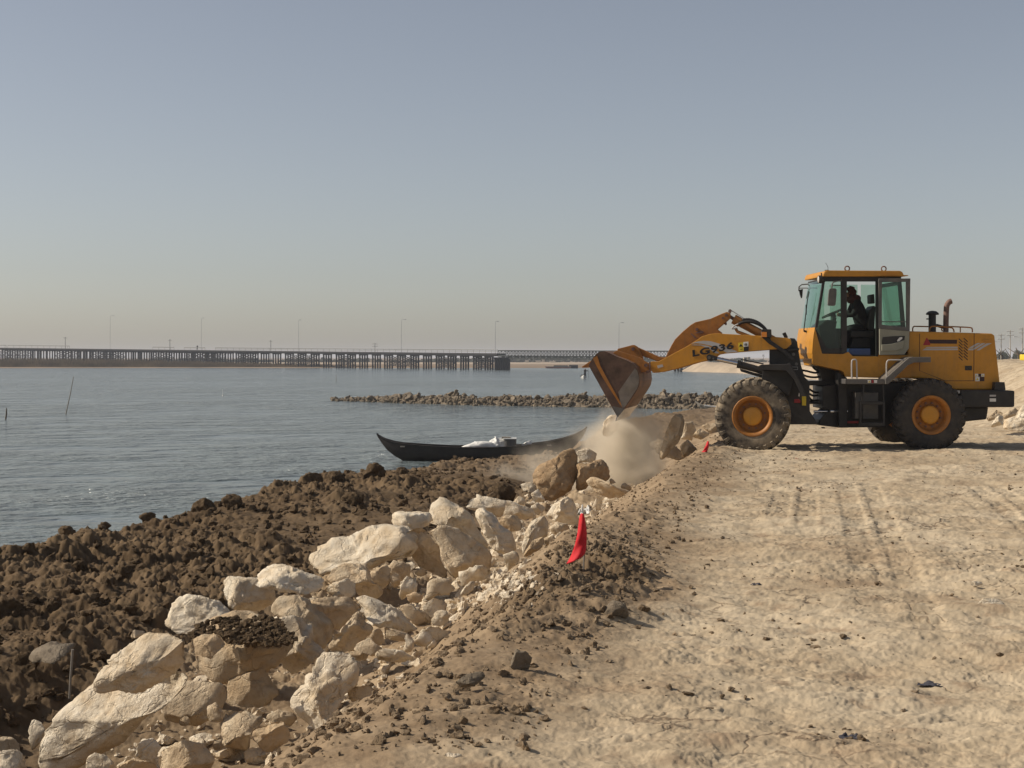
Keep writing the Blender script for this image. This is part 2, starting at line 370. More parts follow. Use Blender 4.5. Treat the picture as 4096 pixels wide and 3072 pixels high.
# ------------------------------------------------------------------ the ground: track, dumped bank, shore
def edge_x(Y): return -2.0+.19*Y+.004*np.maximum(Y-75, 0)**2
def sprime(x, Y): return x-edge_x(Y)
WY, WV = [0,34,42,50,56,66,75,90,140], [7.3,7.3,6.4,5.2,5.6,6.6,6.0,4.6,4.2]
CYs, CV = [0,30,36,45,60,90], [-.70,-.66,-.84,-1.15,-1.17,-1.2]
def base_h(x, Y):
    x, Y = np.asarray(x, float), np.asarray(Y, float)
    s = sprime(x, Y)+.22*fbm2(Y*.35, x*.2, 2, 5)
    W = np.interp(Y, WY, WV)+.35*vn2(Y*.21, Y*0+3.1, 9); cr = np.interp(Y, CYs, CV)+.10*vn2(Y*.3, x*.15, 12)
    tr = np.interp(s, [-3.6,-2.9,-1.9,-1.2,-.6,-.1], [-.86,-.88,-.86,-.70,-.27,0.0])
    nm = sstep(13.5, 10, Y); t = np.clip((-s-3.2-.75*nm)/.9, 0, 1); left = -.86*(1-t*t*(3-2*t))+cr*(t*t*(3-2*t))
    near = np.where(s > -3.2-.75*nm, tr, left)-.22*nm*sstep(-.7, -1.5, s)*sstep(-4.4, -3.6, s)
    far = np.interp(s/np.maximum(W, .1), [-1.0,-.75,-.35,0], [0,0,0,0])+cr*np.clip(-s/2.6, 0, 1)
    b = sstep(31, 37, Y); z = near*(1-b)+far*b
    out = np.clip((-s-W)/1.6, 0, None); z = np.where(-s > W, np.maximum(cr-1.25*out-.25*out*out, -4), z)
    am = .06+.13*np.exp(-((Y-12)/3.2)**2)+.04*np.exp(-((Y-28)/4)**2)
    z = z+am*np.exp(-((s-.18)/.42)**2)*(.75+.4*vn2(Y*.9, x*.9, 31))
    m = sstep(5.2, 10.5, s)*sstep(31, 44, Y); z = z+1.47*m*(1+.035*fbm2(x*.3, Y*.2, 3, 40))
    return z
def soil_masks(x, Y):
    s = sprime(x, Y); wob = .35*fbm2(x*1.1, Y*.7, 3, 61)
    soil = .5*sstep(1.35, -.1, s+wob+.35*sstep(18, 30, Y))+.05*sstep(2.4, .6, s+wob*1.5)*sstep(20, 12, Y)+.40*np.exp(-((Y-11.4)/1.7)**2-((s-.30+wob*.5)/.55)**2)+.5*sstep(-1.3, -3.2, s+wob*1.2)
    soil = np.where(Y > 33, .5*sstep(.3, -.6, s+wob)+.28*sstep(-1, -4, s), soil)
    pale = sstep(-.7, -1.3, s+wob*.7)*sstep(-3.7, -2.9, s+wob*.7)*sstep(9, 13, Y)*sstep(33, 29, Y)*(.6+.4*vn2(x*1.3, Y*1.1, 66))
    return np.clip(soil, 0, 1), np.clip(pale, 0, 1)
def full_h(x, Y):
    z = base_h(x, Y); s = sprime(x, Y); soil, pale = soil_masks(x, Y)
    hill = sstep(5, 9, s)*sstep(30, 40, Y)
    # track: crust, ruts, flakes
    terr = lambda f, n: (np.floor(f*n)+sstep(.72, 1.0, f*n-np.floor(f*n)))/n
    tr = .020*fbm2(x*.6, Y*.6, 3, 71)+.0035*fbm2(x*12, Y*12, 3, 79)+.003*fbm2(x*34, Y*34, 2, 81)
    tr = tr+.028*terr(fbm2(x*1.3, Y*1.6, 4, 83), 5)+.017*terr(fbm2(x*4.6, Y*5.6, 3, 87), 4)
    t_ = np.zeros_like(z); k = soil < .7; xx, yy = x[k], Y[k]; cl = sstep(.22, .5, fbm2(xx*.8, yy*.8, 3, 91))
    q = domes(xx, yy, .085, 95, .22)*cl*.22+domes(xx+.01*vn2(xx*40, yy*40, 7), yy, .042, 99, .40)*(.02+.8*cl)*.45+domes(xx, yy, .022, 101, .3)*.3; t_[k] = q; tr = tr+t_
    for c0, hw, per, y0, y1 in ((1.75, .30, .16, 8, 28), (2.55, .30, .16, 8, 28), (4.2, .26, .2, 7, 24), (5.9, .28, .2, 12, 30)):
        d = s-c0; m_ = sstep(hw, hw-.06, np.abs(d))*sstep(.02, .07, np.abs(d)); bars = sstep(-.2, .3, np.sin(Y*2*np.pi/per+np.abs(d)*8))
        tr = tr-.024*m_*(.25+.75*bars)*sstep(y0, y0+3, Y)*sstep(y1, y1-4, Y)*sstep(-.3, .2, fbm2(x*.6, Y*.35, 2, 103))
    # clods of the loose and wet earth
    mu = np.zeros_like(z); k = soil > .02; xx, yy = x[k], Y[k]
    wx, wy = xx+.07*vn2(xx*5, yy*5, 3)+.025*vn2(xx*17, yy*17, 5), yy+.07*vn2(xx*5+9, yy*5, 4)+.025*vn2(xx*17+4, yy*17, 6)
    g = domes(wx, wy, .36, 110, .20)*.8; g = np.maximum(g, domes(wx, wy, .17, 120, .42)*.95+.2*g); g = g+domes(xx+.018*vn2(xx*31, yy*31, 8), yy+.018*vn2(xx*31+5, yy*31, 9), .078, 130, .8)*.95+domes(xx, yy, .036, 140, .9)*1.0
    g = .86*g+.05*np.abs(fbm2(xx*2.1+1.3*vn2(xx*.9, yy*.9, 176), yy*2.1, 5, 175, .62))+.025*np.abs(fbm2(xx*9, yy*9, 4, 178, .6))
    g = g+.10*fbm2(xx*1.2, yy*1.2, 4, 150)+.13*fbm2(xx*.5, yy*.45, 2, 151)+.018*fbm2(xx*14, yy*14, 3, 155); mu[k] = g
    am = .28*sstep(.02, .45, soil)+.52*sstep(.5, .95, soil); am = np.where(Y > 33, am*.8, am)*(.28+.95*sstep(-.55, .45, fbm2(x*.45, Y*.35, 3, 170)))
    am = am*(.72+.28*sstep(13, 19, Y))*(1-.6*sstep(14, 10.5, Y)*sstep(-1, -1.6, s)*sstep(-4.3, -3.5, s))
    return z+tr*(1-.8*np.minimum(1, soil*1.6))+mu*am+hill*.035*fbm2(x*.8, Y*.5, 4, 160)

def ray_hit(u, v, lo=4.0, hi=130.0):
    Ys = np.concatenate([np.arange(lo, 45, .03), np.arange(45, hi, .1)]); xs = (u-CX)/F*Ys; zs = EYE-(v-HY)/F*Ys
    hh = np.maximum(base_h(xs, Ys), WATER); k = np.nonzero(zs <= hh)[0]
    return float(Ys[k[0]]) if len(k) else hi

def build_ground():
    rows = [2.0, 2.6, 3.2, 3.8]; y = 4.3
    while y < 150: rows.append(y); y *= 1.0019 if y < 40 else 1.005
    rows = np.array(rows); a = np.concatenate([np.linspace(-1.3,-.42, 60)[:-1], np.linspace(-.42,-.335, 30)[:-1], np.linspace(-.335,.335, 880), np.linspace(.335,.42,30)[1:], np.linspace(.42, 1.3, 60)[1:]])
    Y, A = np.meshgrid(rows, a, indexing='ij'); X = A*Y
    shape = X.shape; X, Y = X.ravel(), Y.ravel()
    Z = full_h(X, Y); soil, pale = soil_masks(X, Y); s = sprime(X, Y)
    nr, nc = shape; idx = np.arange(nr*nc).reshape(nr, nc)
    Fq = np.stack([idx[:-1, :-1], idx[:-1, 1:], idx[1:, 1:], idx[1:, :-1]], -1).reshape(-1, 4)
    V = np.stack([X, Y, Z], 1); sf = s[Fq].mean(1); zf = Z[Fq].max(1); keep = zf > -3.4
    for nm, mask in (('dirt_track', (sf > -.35) & keep), ('mud_bank', (sf <= -.35) & keep)):
        f = Fq[mask]; u, inv = np.unique(f, return_inverse=True)
        o = np_obj(nm, V[u], inv.reshape(-1, 4), M['soil']); props(o, kind='structure')
        for an, arr in (('soil', soil), ('pale', pale)):
            at_ = o.data.attributes.new(an, 'FLOAT', 'POINT'); at_.data.foreach_set('value', arr[u].astype(np.float32))
build_ground()
# land under the camera, for views from a step away
gb = [(-60,-40),(60,-40),(60,2.05),(2.7,2.05),(-2.7,2.05),(-60,2.05)]
def strip_ground():
    xs = np.concatenate([np.linspace(-40,-8,10), np.linspace(-7.5,8,60), np.linspace(9,40,10)]); ys = np.linspace(-30, 2.0, 60)
    X, Y = np.meshgrid(xs, ys); sh = X.shape; Z = base_h(X.ravel(), Y.ravel()); idx = np.arange(X.size).reshape(sh)
    Fq = np.stack([idx[:-1,:-1], idx[:-1,1:], idx[1:,1:], idx[1:,:-1]], -1).reshape(-1,4)
    o = np_obj('dirt_ground', np.stack([X.ravel(), Y.ravel(), Z-.01], 1), Fq, M['soil']); props(o, kind='structure')
    so, pa = soil_masks(X.ravel(), Y.ravel())
    for an, arr in (('soil', so), ('pale', pa)):
        at_ = o.data.attributes.new(an, 'FLOAT', 'POINT'); at_.data.foreach_set('value', arr.astype(np.float32))
strip_ground()

# ------------------------------------------------------------------ water
M['water'] = mat_water()
o = np_obj('lake_water', [(-9000,-300,WATER),(9000,-300,WATER),(9000,9000,WATER),(-9000,9000,WATER)], [(0,1,2,3)], M['water'], smooth=False); props(o, kind='structure')

# ------------------------------------------------------------------ rocks
_ico = {}
def ico(n):
    if n not in _ico:
        bm = bmesh.new(); bmesh.ops.create_icosphere(bm, subdivisions=n, radius=1)
        bm.verts.ensure_lookup_table(); _ico[n] = (np.array([v.co[:] for v in bm.verts]), np.array([[v.index for v in f.verts] for f in bm.faces])); bm.free()
    return _ico[n]
def polar(outline, cx, cy, phis):
    P_ = np.array(outline); A, B = P_, np.roll(P_, -1, 0); out = np.zeros(len(phis))
    for i, ph in enumerate(phis):
        dx, dy = math.cos(ph), math.sin(ph); ex, ey = B[:,0]-A[:,0], B[:,1]-A[:,1]
        den = dx*ey-dy*ex; den = np.where(abs(den) < 1e-9, 1e-9, den); ax, ay = A[:,0]-cx, A[:,1]-cy
        t = (ax*ey-ay*ex)/den; q = (ax*dy-ay*dx)/den; ok = (q >= -1e-6) & (q <= 1+1e-6) & (t > 0)
        out[i] = t[ok].max() if ok.any() else 1
    return out
def rough_rock(V, seed, nf=12, amp=.05, sil=True, facets=()):
    r = np.random.default_rng(seed); size = (V.max(0)-V.min(0)); L = float(np.sort(size)[1])
    for n in list(facets)+[None]*nf:
        if n is None:
            n = r.normal(size=3); q = r.uniform(.70, .90)
            if sil and abs(n[1]) < .55*np.linalg.norm(n): q = r.uniform(.95, .985)
        else: q = n[3] if len(n) > 3 else .8; n = np.array(n[:3], float)
        n = n/np.linalg.norm(n); pr = V@n; d = np.quantile(pr, q); ex = np.maximum(0, pr-d); V = V-np.outer(ex*.97, n)
    c = V.mean(0); D = V-c; D /= np.linalg.norm(D, axis=1, keepdims=True)+1e-9
    p = (V/L*1.7)+seed*3.13
    f = fbm3(p[:,0]*1.6, p[:,1]*1.6, p[:,2]*2.4, 3, seed % 71); st = np.floor(f*5)/5+sstep(.6, 1, f*5-np.floor(f*5))/5   # broken ledges
    nz = fbm3(p[:,0], p[:,1], p[:,2], 3, seed % 97)*amp*.45+(np.abs(fbm3(p[:,0]*2.6, p[:,1]*2.6, p[:,2]*2.6, 4, seed % 89))-.3)*amp*.65+st*amp*.55+fbm3(p[:,0]*8, p[:,1]*8, p[:,2]*8, 3, seed % 83)*amp*.28
    return V+D*(nz*L)[:,None]
RK = {}
def rock(key, crop, pts, label, name='boulder', cat='rock', mat='lime', Y=None, dY=0.0, T=None, facets=(), sub=4, nf=22, amp=.07, group=None, sink=.0, hit=None, seed=None):
    P_ = [cp(crop, *p) for p in pts]; xs = [p[0] for p in P_]; ys = [p[1] for p in P_]
    cx, cy = (min(xs)+max(xs))/2, (min(ys)+max(ys))/2
    if Y is None:
        hu, hv = cp(crop, *hit) if hit else (cx, max(ys)-.06*(max(ys)-min(ys)))
        Y = ray_hit(hu, hv)
    elif isinstance(Y, str): Y = RK[Y]
    Y += dY; RK[key] = Y; k = Y/F
    W_, H_ = (max(xs)-min(xs))*k, (max(ys)-min(ys))*k; T = T or .75*min(W_, H_)+.18*max(W_, H_)
    V0, Fa = ico(sub); phis = np.linspace(-math.pi, math.pi, 181)
    rad = polar([(p[0], -p[1]) for p in P_], cx, -cy, phis); rad[-1] = rad[0]
    ph = np.arctan2(V0[:,2], V0[:,0]); m = np.sqrt(V0[:,0]**2+V0[:,2]**2); rr = np.interp(ph, phis, rad)*k*1.03
    V = np.stack([np.cos(ph)*rr*m**.8, np.sign(V0[:,1])*np.abs(V0[:,1])**.75*T/2, np.sin(ph)*rr*m**.8], 1)
    sd_ = seed if seed is not None else sum(ord(ch)*(i+3)*7 for i, ch in enumerate(key)) % 997
    V = rough_rock(V, sd_, nf, amp, True, facets)
    p2 = np.arctan2(V[:,2], V[:,0]); r2 = np.hypot(V[:,0], V[:,2]); nb = 72; bi = ((p2+math.pi)/(2*math.pi)*nb).astype(int) % nb; mx = np.zeros(nb); np.maximum.at(mx, bi, r2)
    pc = (np.arange(nb)+.5)/nb*2*math.pi-math.pi; ratio = np.clip(np.interp(pc, phis, rad)*k*1.01/np.maximum(mx, 1e-4), .75, 1.8); ratio = .25*np.roll(ratio, 1)+.5*ratio+.25*np.roll(ratio, -1)
    rr2 = np.interp(p2, np.concatenate([pc[-1:]-2*math.pi, pc, pc[:1]+2*math.pi]), np.concatenate([ratio[-1:], ratio, ratio[:1]])); V[:,0] *= rr2; V[:,2] *= rr2
    # rays fan out from the eye: keep the traced outline at every depth slice reasonable
    o = np_obj(name, V, Fa, M[mat]); p = at(cx, cy, Y+T*.30); o.location = (p.x, p.y, p.z-sink)
    return props(o, label, cat, group)
UL, FR, TP = (-.55,-.25,.8), (.15,-.95,.1), (-.2,-.35,.9)
G2 = 'small limestone chunks among the larger boulders'; L2 = 'small pale limestone chunk lying in the rubble between the larger boulders'
def small(key, crop, pts, mat='lime', **k): return rock(key, crop, pts, L2, 'stone', 'stone', mat, group=G2, sub=3, **k)
# bottom left: the slab and what lies on and under it
rock('slab', 'z1', [(690,1000),(1000,850),(1600,740),(1755,765),(1795,820),(1500,1040),(1230,1250),(1060,1450),(760,1600),(600,1740),(270,1740),(290,1450),(420,1290),(470,1190)], 'long tilted pale slab at the lower left with a rough boulder lying on it', 'slab', mat='lime', Y=9.9, T=.9, sub=5, facets=[(-.25,-.62,.74,.62),(.5,-.75,-.45,.86)], amp=.055)
rock('top', 'z1', [(1375,400),(1600,425),(1645,560),(1625,720),(1480,860),(1240,1000),(1000,970),(870,1020),(785,950),(930,715),(1120,590),(1270,480)], 'big rough cream boulder lying on top of the long tilted slab', mat='lime', Y=9.6, T=.55, sub=5, facets=[(-.45,-.55,.70,.70),(.65,-.6,-.2,.9)], amp=.075)
rock('nub', 'z1', [(262,1275),(350,1270),(385,1340),(330,1450),(290,1520),(268,1400)], 'short pale upright stone stub at the left end of the long slab', 'stone', 'stone', Y=10.6, sub=3)
rock('cornerback', 'z1', [(-120,1430),(0,1390),(130,1395),(190,1540),(205,1740),(-120,1740)], 'yellowish boulder in the bottom left corner behind a grey one', Y=10.9, mat='tan')
rock('corner', 'z1', [(-120,1530),(60,1505),(170,1512),(200,1600),(200,1760),(-120,1760)], 'grey pitted boulder cut by the bottom left corner of the picture', Y=10.3, amp=.09)
rock('hole', 'z1', [(1400,440),(1470,250),(1570,160),(1760,175),(1900,225),(2020,330),(2080,420),(1850,520),(1600,500)], 'grey white boulder with a small hole in its top, behind the mud capped slab', sub=5, amp=.08, facets=[(-.3,-.5,.8,.75)], Y=12.2)
small('chip1', 'z1', [(1110,490),(1160,470),(1260,485),(1240,520),(1130,545)], Y=11.6)
rock('capped', 'v', [(405,1385),(440,1342),(500,1325),(590,1338),(645,1385),(610,1430),(545,1468),(470,1478),(432,1445)], 'pale slab capped with dark clods of mud beside the rough boulder', 'slab', Y=11.0, T=.85, sub=5, facets=[(-.1,-.45,.88,.70),(.25,-.95,-.1,.85)], mat='tan')
rock('lump16', 'z1', [(1640,560),(1750,515),(1900,515),(1950,590),(1830,695),(1650,690)], 'round ochre lump of stone at the left end of the mud capped slab', mat='tan', Y='capped', dY=-.5)
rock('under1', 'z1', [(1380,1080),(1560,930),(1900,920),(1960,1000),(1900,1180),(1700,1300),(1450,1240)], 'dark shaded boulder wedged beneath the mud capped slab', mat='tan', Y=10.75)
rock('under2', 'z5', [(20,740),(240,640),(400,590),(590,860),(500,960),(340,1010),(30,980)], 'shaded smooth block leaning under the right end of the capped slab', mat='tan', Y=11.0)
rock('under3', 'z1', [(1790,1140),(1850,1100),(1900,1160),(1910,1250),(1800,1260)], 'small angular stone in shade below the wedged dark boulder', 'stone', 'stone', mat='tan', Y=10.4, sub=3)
rock('prism', 'z1', [(1155,1565),(1210,1420),(1310,1412),(1388,1490),(1375,1600),(1300,1630)], 'small cream wedge shaped stone with a dark top near the bottom edge', 'stone', 'stone', Y=9.55, sub=4)
rock('bot1', 'z1', [(740,1580),(790,1540),(880,1555),(970,1620),(1000,1740),(740,1740)], 'rounded tan stone cut by the bottom edge below the long slab', 'stone', 'stone', Y=9.35)
rock('bot2', 'z1', [(1380,1520),(1580,1400),(1750,1450),(1860,1580),(1760,1740),(1360,1740)], 'earth coloured boulder at the bottom edge right of the wedge shaped stone', mat='tan', Y=9.75, amp=.09)
rock('bot3', 'z1', [(1010,1640),(1150,1570),(1330,1600),(1400,1740),(1000,1740)], 'brown crumbly stone at the bottom edge below the wedge shaped stone', 'stone', 'stone', mat='tan', Y=9.3, amp=.1)
for i, (x, y, r_) in enumerate([(1585,1258,45),(1875,1470,48),(1400,1310,26)]):
    small('peb%d' % i, 'z1', [(x-r_,y),(x-r_*.5,y-r_),(x+r_*.6,y-r_*.9),(x+r_,y),(x+r_*.4,y+r_*.8),(x-r_*.5,y+r_*.8)], 'tan', Y=10.2)
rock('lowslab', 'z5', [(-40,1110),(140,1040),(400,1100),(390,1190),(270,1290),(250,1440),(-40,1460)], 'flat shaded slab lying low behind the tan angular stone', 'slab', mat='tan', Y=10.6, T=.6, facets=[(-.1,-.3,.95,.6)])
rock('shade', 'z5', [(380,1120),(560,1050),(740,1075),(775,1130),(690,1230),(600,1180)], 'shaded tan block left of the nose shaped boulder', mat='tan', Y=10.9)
rock('angular', 'z5', [(268,1275),(310,1228),(420,1218),(500,1178),(620,1165),(695,1260),(692,1365),(600,1425),(500,1500),(415,1485),(330,1370)], 'tan angular stone with a lit top in the dark soil at the bottom', 'stone', 'stone', mat='tan', Y=10.05, sub=5, facets=[(-.3,-.4,.85,.7)])
rock('nose', 'z5', [(915,612),(960,518),(1080,425),(1200,425),(1405,488),(1435,600),(1425,780),(1300,860),(1215,1000),(1190,1190),(1060,1300),(900,1205),(760,1115),(655,1000),(740,855),(830,785),(845,690),(925,645)], 'tall cream boulder shaped like a nose standing upright near the track edge', sub=5, Y=10.35, T=.55, facets=[(-.5,-.75,.42,.74),(.85,-.5,.05,.82)], amp=.08)
rock('companion', 'z5', [(1300,850),(1400,795),(1540,770),(1655,870),(1600,1000),(1545,1115),(1440,1075),(1360,965)], 'smooth tan boulder leaning on the right of the nose shaped one', mat='tan', Y=10.55, sub=4)
rock('foot1', 'z5', [(1255,1195),(1350,1125),(1525,1120),(1505,1250),(1425,1335),(1300,1265)], 'pale blocky stone at the foot of the nose shaped boulder', 'stone', 'stone', Y=10.0)
small('foot2', 'z5', [(1145,1305),(1260,1255),(1355,1300),(1335,1360),(1200,1345)], Y=9.95); small('foot3', 'z5', [(1075,1350),(1130,1325),(1215,1345),(1200,1400),(1110,1410)], Y=9.9)
# middle row
rock('tilt', 'z2', [(212,645),(280,588),(600,608),(810,770),(785,905),(640,980),(450,960),(255,850)], 'large cream block tilted towards the mud, under the lens shaped boulder', sub=5, Y=13.6, T=.8, facets=[(.1,-.75,.65,.7)])
rock('lens', 'z2', [(597,580),(690,490),(810,452),(1000,468),(1250,558),(1390,600),(1335,722),(1150,760),(900,722),(640,655)], 'long lens shaped white boulder lying on the cream block', sub=5, Y=13.5, T=.55, facets=[(-.25,-.3,.9,.70),(.15,-.9,-.35,.82)])
rock('giant', 'z2', [(1145,390),(1290,288),(1330,200),(1400,152),(1600,138),(1750,78),(1890,8),(2150,-25),(2300,-5),(2440,110),(2440,320),(2200,345),(1900,500),(1600,470),(1350,560),(1220,482)], 'largest white boulder in the pile with a broad sunlit pitted top', sub=5, Y=16.2, T=1.1, facets=[(-.4,-.55,.72,.66),(.3,-.9,-.2,.9)], amp=.075)
rock('round', 'z2', [(1370,610),(1480,470),(1600,420),(1830,435),(1905,600),(2010,700),(2100,870),(1760,800),(1700,690),(1500,660)], 'shaded rounded boulder in front of the largest white boulder', mat='tan', Y=14.9, sub=5)
rock('white21', 'z2', [(1365,722),(1450,650),(1620,588),(1715,650),(1725,775),(1600,808),(1480,778)], 'small split white stone in front of the shaded rounded boulder', 'stone', 'stone', Y=14.0)
small('chip21', 'z2', [(1455,800),(1520,745),(1590,770),(1580,830),(1500,845)], 'tan', Y=13.7)
rock('block22', 'z2', [(775,850),(900,778),(1080,752),(1200,838),(1300,958),(1475,1090),(1478,1225),(1390,1360),(1250,1360),(1150,1050),(860,1015),(788,995)], 'large ochre faced block with a worn pale corner behind the white knob', sub=5, Y=12.7, T=.75, mat='tan', facets=[(-.6,-.4,.6,.85),(.45,-.88,.15,.72)])
rock('block23', 'z2', [(1200,825),(1420,795),(1650,795),(1790,900),(1755,965),(1565,1160),(1460,1160),(1300,960)], 'tan block with a crumbling top between the ochre block and the leaning slab', mat='tan', Y=13.1, amp=.09)
rock('lean24', 'z2', [(1375,1395),(1550,1160),(1770,915),(1965,1040),(1925,1155),(1855,1235),(1700,1400),(1550,1420)], 'flat slab leaning to the right with a straight lit left edge', 'slab', mat='tan', Y=12.3, T=.5, sub=5, facets=[(-.72,-.3,.62,.9),(.3,-.92,.2,.62)])
rock('long25', 'z2', [(1705,790),(1800,765),(1980,848),(2180,948),(2320,1080),(2420,1150),(2330,1195),(2100,1145),(1930,1085),(1850,955)], 'long flat block sloping down to the right in the middle of the pile', 'slab', mat='lime', Y=13.2, T=.6, sub=5, facets=[(.1,-.6,.8,.7)])
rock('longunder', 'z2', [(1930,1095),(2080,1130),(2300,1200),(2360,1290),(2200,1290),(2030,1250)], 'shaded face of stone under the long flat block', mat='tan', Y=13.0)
rock('knob', 'z2', [(835,1050),(940,985),(1060,990),(1135,1028),(1160,1090),(1235,1130),(1245,1290),(1390,1420),(1250,1510),(1040,1640),(940,1560),(900,1440),(1040,1300),(1035,1220),(920,1135)], 'white knobbly boulder rising behind the mud capped slab', sub=5, Y=11.6, T=.7, facets=[(-.4,-.7,.55,.72)], amp=.08)
rock('flat27', 'z5', [(1588,440),(1680,382),(1880,405),(2045,500),(1880,535),(1640,515)], 'pale flat stone at the edge of the loose soil right of the leaning slab', 'stone', 'stone', Y=11.9, sub=4)
small('s28', 'z2', [(1700,1390),(1740,1300),(1880,1268),(2000,1370),(1900,1430)], 'tan', Y=12.3); small('s29', 'z2', [(1640,1400),(1780,1405),(1905,1450),(1820,1500),(1660,1490)], 'tan', Y=12.0)
small('s30', 'z2', [(1860,1200),(1930,1150),(2010,1180),(2030,1300),(1960,1350),(1870,1280)], 'tan', Y=12.7)
# upper middle
rock('crown', 'z3', [(785,330),(798,250),(850,207),(930,212),(1000,278),(1130,318),(1205,400),(1265,550),(1400,740),(1300,730),(1100,600),(1000,500),(860,490),(740,470)], 'tall white peak of a boulder rising above the two leaning slabs', sub=5, Y=18.4, T=.9, facets=[(-.5,-.4,.75,.75),(.5,-.82,.2,.75)])
rock('flatback', 'z3', [(420,460),(440,368),(640,372),(785,385),(810,470),(700,520),(530,580),(440,580)], 'flat white ledge of rock behind the largest boulder', Y=18.0, T=.8)
rock('lean41', 'z3', [(522,610),(590,528),(700,497),(762,560),(832,660),(885,700),(885,800),(990,1040),(870,995),(680,905),(590,775)], 'grey streaked slab leaning left, the left of two leaning slabs', 'slab', Y=16.3, T=.5, sub=5, facets=[(.45,-.85,.25,.62)], mat='tan')
rock('lean42', 'z3', [(795,510),(900,482),(1050,528),(1200,618),(1355,740),(1500,905),(1430,1015),(1200,1020),(1080,990),(1030,1030),(965,975),(885,765),(885,690),(798,600)], 'broad smooth slab leaning right, the right of two leaning slabs', 'slab', Y=16.0, T=.6, sub=5, facets=[(.35,-.78,.5,.60),(-.8,-.55,.1,.9)], mat='tan', amp=.045)
rock('dirty43', 'z3', [(1220,370),(1270,312),(1350,358),(1440,418),(1475,500),(1595,560),(1650,745),(1560,790),(1500,780),(1380,710),(1260,480)], 'leaning rock with a dirty brown top, right of the broad smooth slab', sub=5, Y=17.7, T=.7, facets=[(.55,-.8,.2,.75)])
rock('back44', 'z3', [(1135,330),(1190,238),(1330,212),(1460,238),(1525,290),(1505,390),(1460,430),(1350,380),(1230,350)], 'cream boulder with a flat top behind the dirty topped rock', Y=21.0)
rock('back45', 'z3', [(1495,265),(1560,247),(1700,308),(1795,330),(1840,420),(1740,440),(1600,420),(1510,400)], 'low grey cream boulder sloping right, behind the ochre cracked one', Y=21.2)
rock('ochre46', 'z3', [(1445,440),(1540,388),(1640,398),(1695,480),(1685,540),(1580,555),(1470,510)], 'ochre cracked boulder topped with crumbs', mat='tan', Y=19.6)
rock('spike47', 'z3', [(1685,700),(1720,560),(1780,450),(1905,395),(1955,470),(1945,605),(1890,630),(1810,670),(1760,750),(1700,765)], 'upright pointed pale rock left of the red flag', Y=18.6, T=.45, sub=5, facets=[(.7,-.65,.1,.7)])
rock('spike48', 'z3', [(1690,800),(1790,650),(1900,605),(1915,660),(1850,755),(1760,800)], 'small flat stone propped against the upright pointed rock', 'stone', 'stone', mat='tan', Y=18.2)
rock('ball49', 'z3', [(1955,515),(2050,465),(2135,478),(2168,540),(2080,585),(1990,580)], 'rounded ochre stone between the pointed rock and the red flag', 'stone', 'stone', mat='tan', Y=19.2)
rock('block50', 'z3', [(1915,415),(2000,290),(2140,205),(2215,285),(2245,400),(2265,500),(2140,495),(2050,470)], 'angular cream block with a sharp top behind the red flag', sub=5, Y=21.0, facets=[(.75,-.6,.2,.72),(-.6,-.6,.5,.82)])
small('s51', 'z3', [(1905,645),(2000,588),(2025,650),(1930,705)], 'tan', Y=18.3); small('s51b', 'z3', [(2010,645),(2190,598),(2205,640),(2040,695)], Y=18.2); small('s51c', 'z3', [(2030,590),(2070,560),(2100,600),(2050,620)], Y=18.4)
for key, pts, m_, y_ in [('s52', [(205,975),(340,882),(385,960),(395,1055),(310,1135),(240,1060)], 'tan', 15.6), ('s53', [(375,905),(480,848),(582,888),(575,995),(490,1025),(400,965)], 'tan', 16.0),
    ('s54', [(378,960),(480,975),(497,1085),(415,1085)], 'tan', 15.6), ('s55', [(475,1235),(500,1100),(560,1015),(640,1008),(640,1155),(560,1190),(500,1245)], 'lime', 14.7),
    ('s56', [(745,1200),(800,1045),(920,1025),(1015,1110),(950,1170),(830,1170),(790,1225)], 'lime', 14.9), ('s57', [(1075,1010),(1110,948),(1300,885),(1375,940),(1355,1015),(1270,1065),(1110,1115)], 'lime', 15.4),
    ('s58', [(735,1290),(820,1205),(945,1218),(935,1345),(860,1395),(760,1385)], 'lime', 14.0), ('s59', [(485,1290),(560,1265),(700,1345),(815,1430),(785,1480),(680,1475),(520,1345)], 'tan', 13.9),
    ('s60', [(805,1425),(870,1345),(950,1355),(975,1475),(820,1480)], 'lime', 13.3), ('s61', [(965,1425),(1080,1355),(1145,1380),(1115,1435),(990,1465)], 'lime', 13.6),
    ('s62', [(1055,1465),(1160,1400),(1265,1365),(1245,1445),(1130,1485)], 'lime', 13.5), ('s63', [(1085,1160),(1180,1055),(1225,1045),(1205,1125),(1110,1185)], 'lime', 15.0),
    ('s65', [(1515,795),(1600,745),(1655,800),(1645,875),(1560,925),(1528,870)], 'lime', 17.0), ('s66', [(560,1190),(640,1150),(710,1190),(690,1240),(580,1250)], 'tan', 14.5),
    ('s67', [(640,960),(700,920),(770,955),(740,985),(660,990)], 'tan', 16.2), ('s68', [(1280,1040),(1330,1000),(1380,1030),(1360,1070),(1290,1080)], 'lime', 15.5)]:
    small(key, 'z3', pts, m_, Y=y_)
rock('flat64', 'z3', [(1740,1000),(1800,928),(1910,955),(1968,1020),(1935,1070),(1850,1030)], 'flat cream slab tipped over a dark gap at the right end of the crumbled rubble', 'slab', Y=15.6, T=.35)
for key, pts, m_, y_ in [('t1', [(2010,320),(2100,210),(2180,200),(2220,300),(2080,350)], 'lime', 12.4), ('t2', [(1890,420),(1930,330),(1920,240),(1960,235),(2010,300),(1990,400)], 'lime', 12.3)]:
    small(key, 'z5', pts, m_, Y=y_)
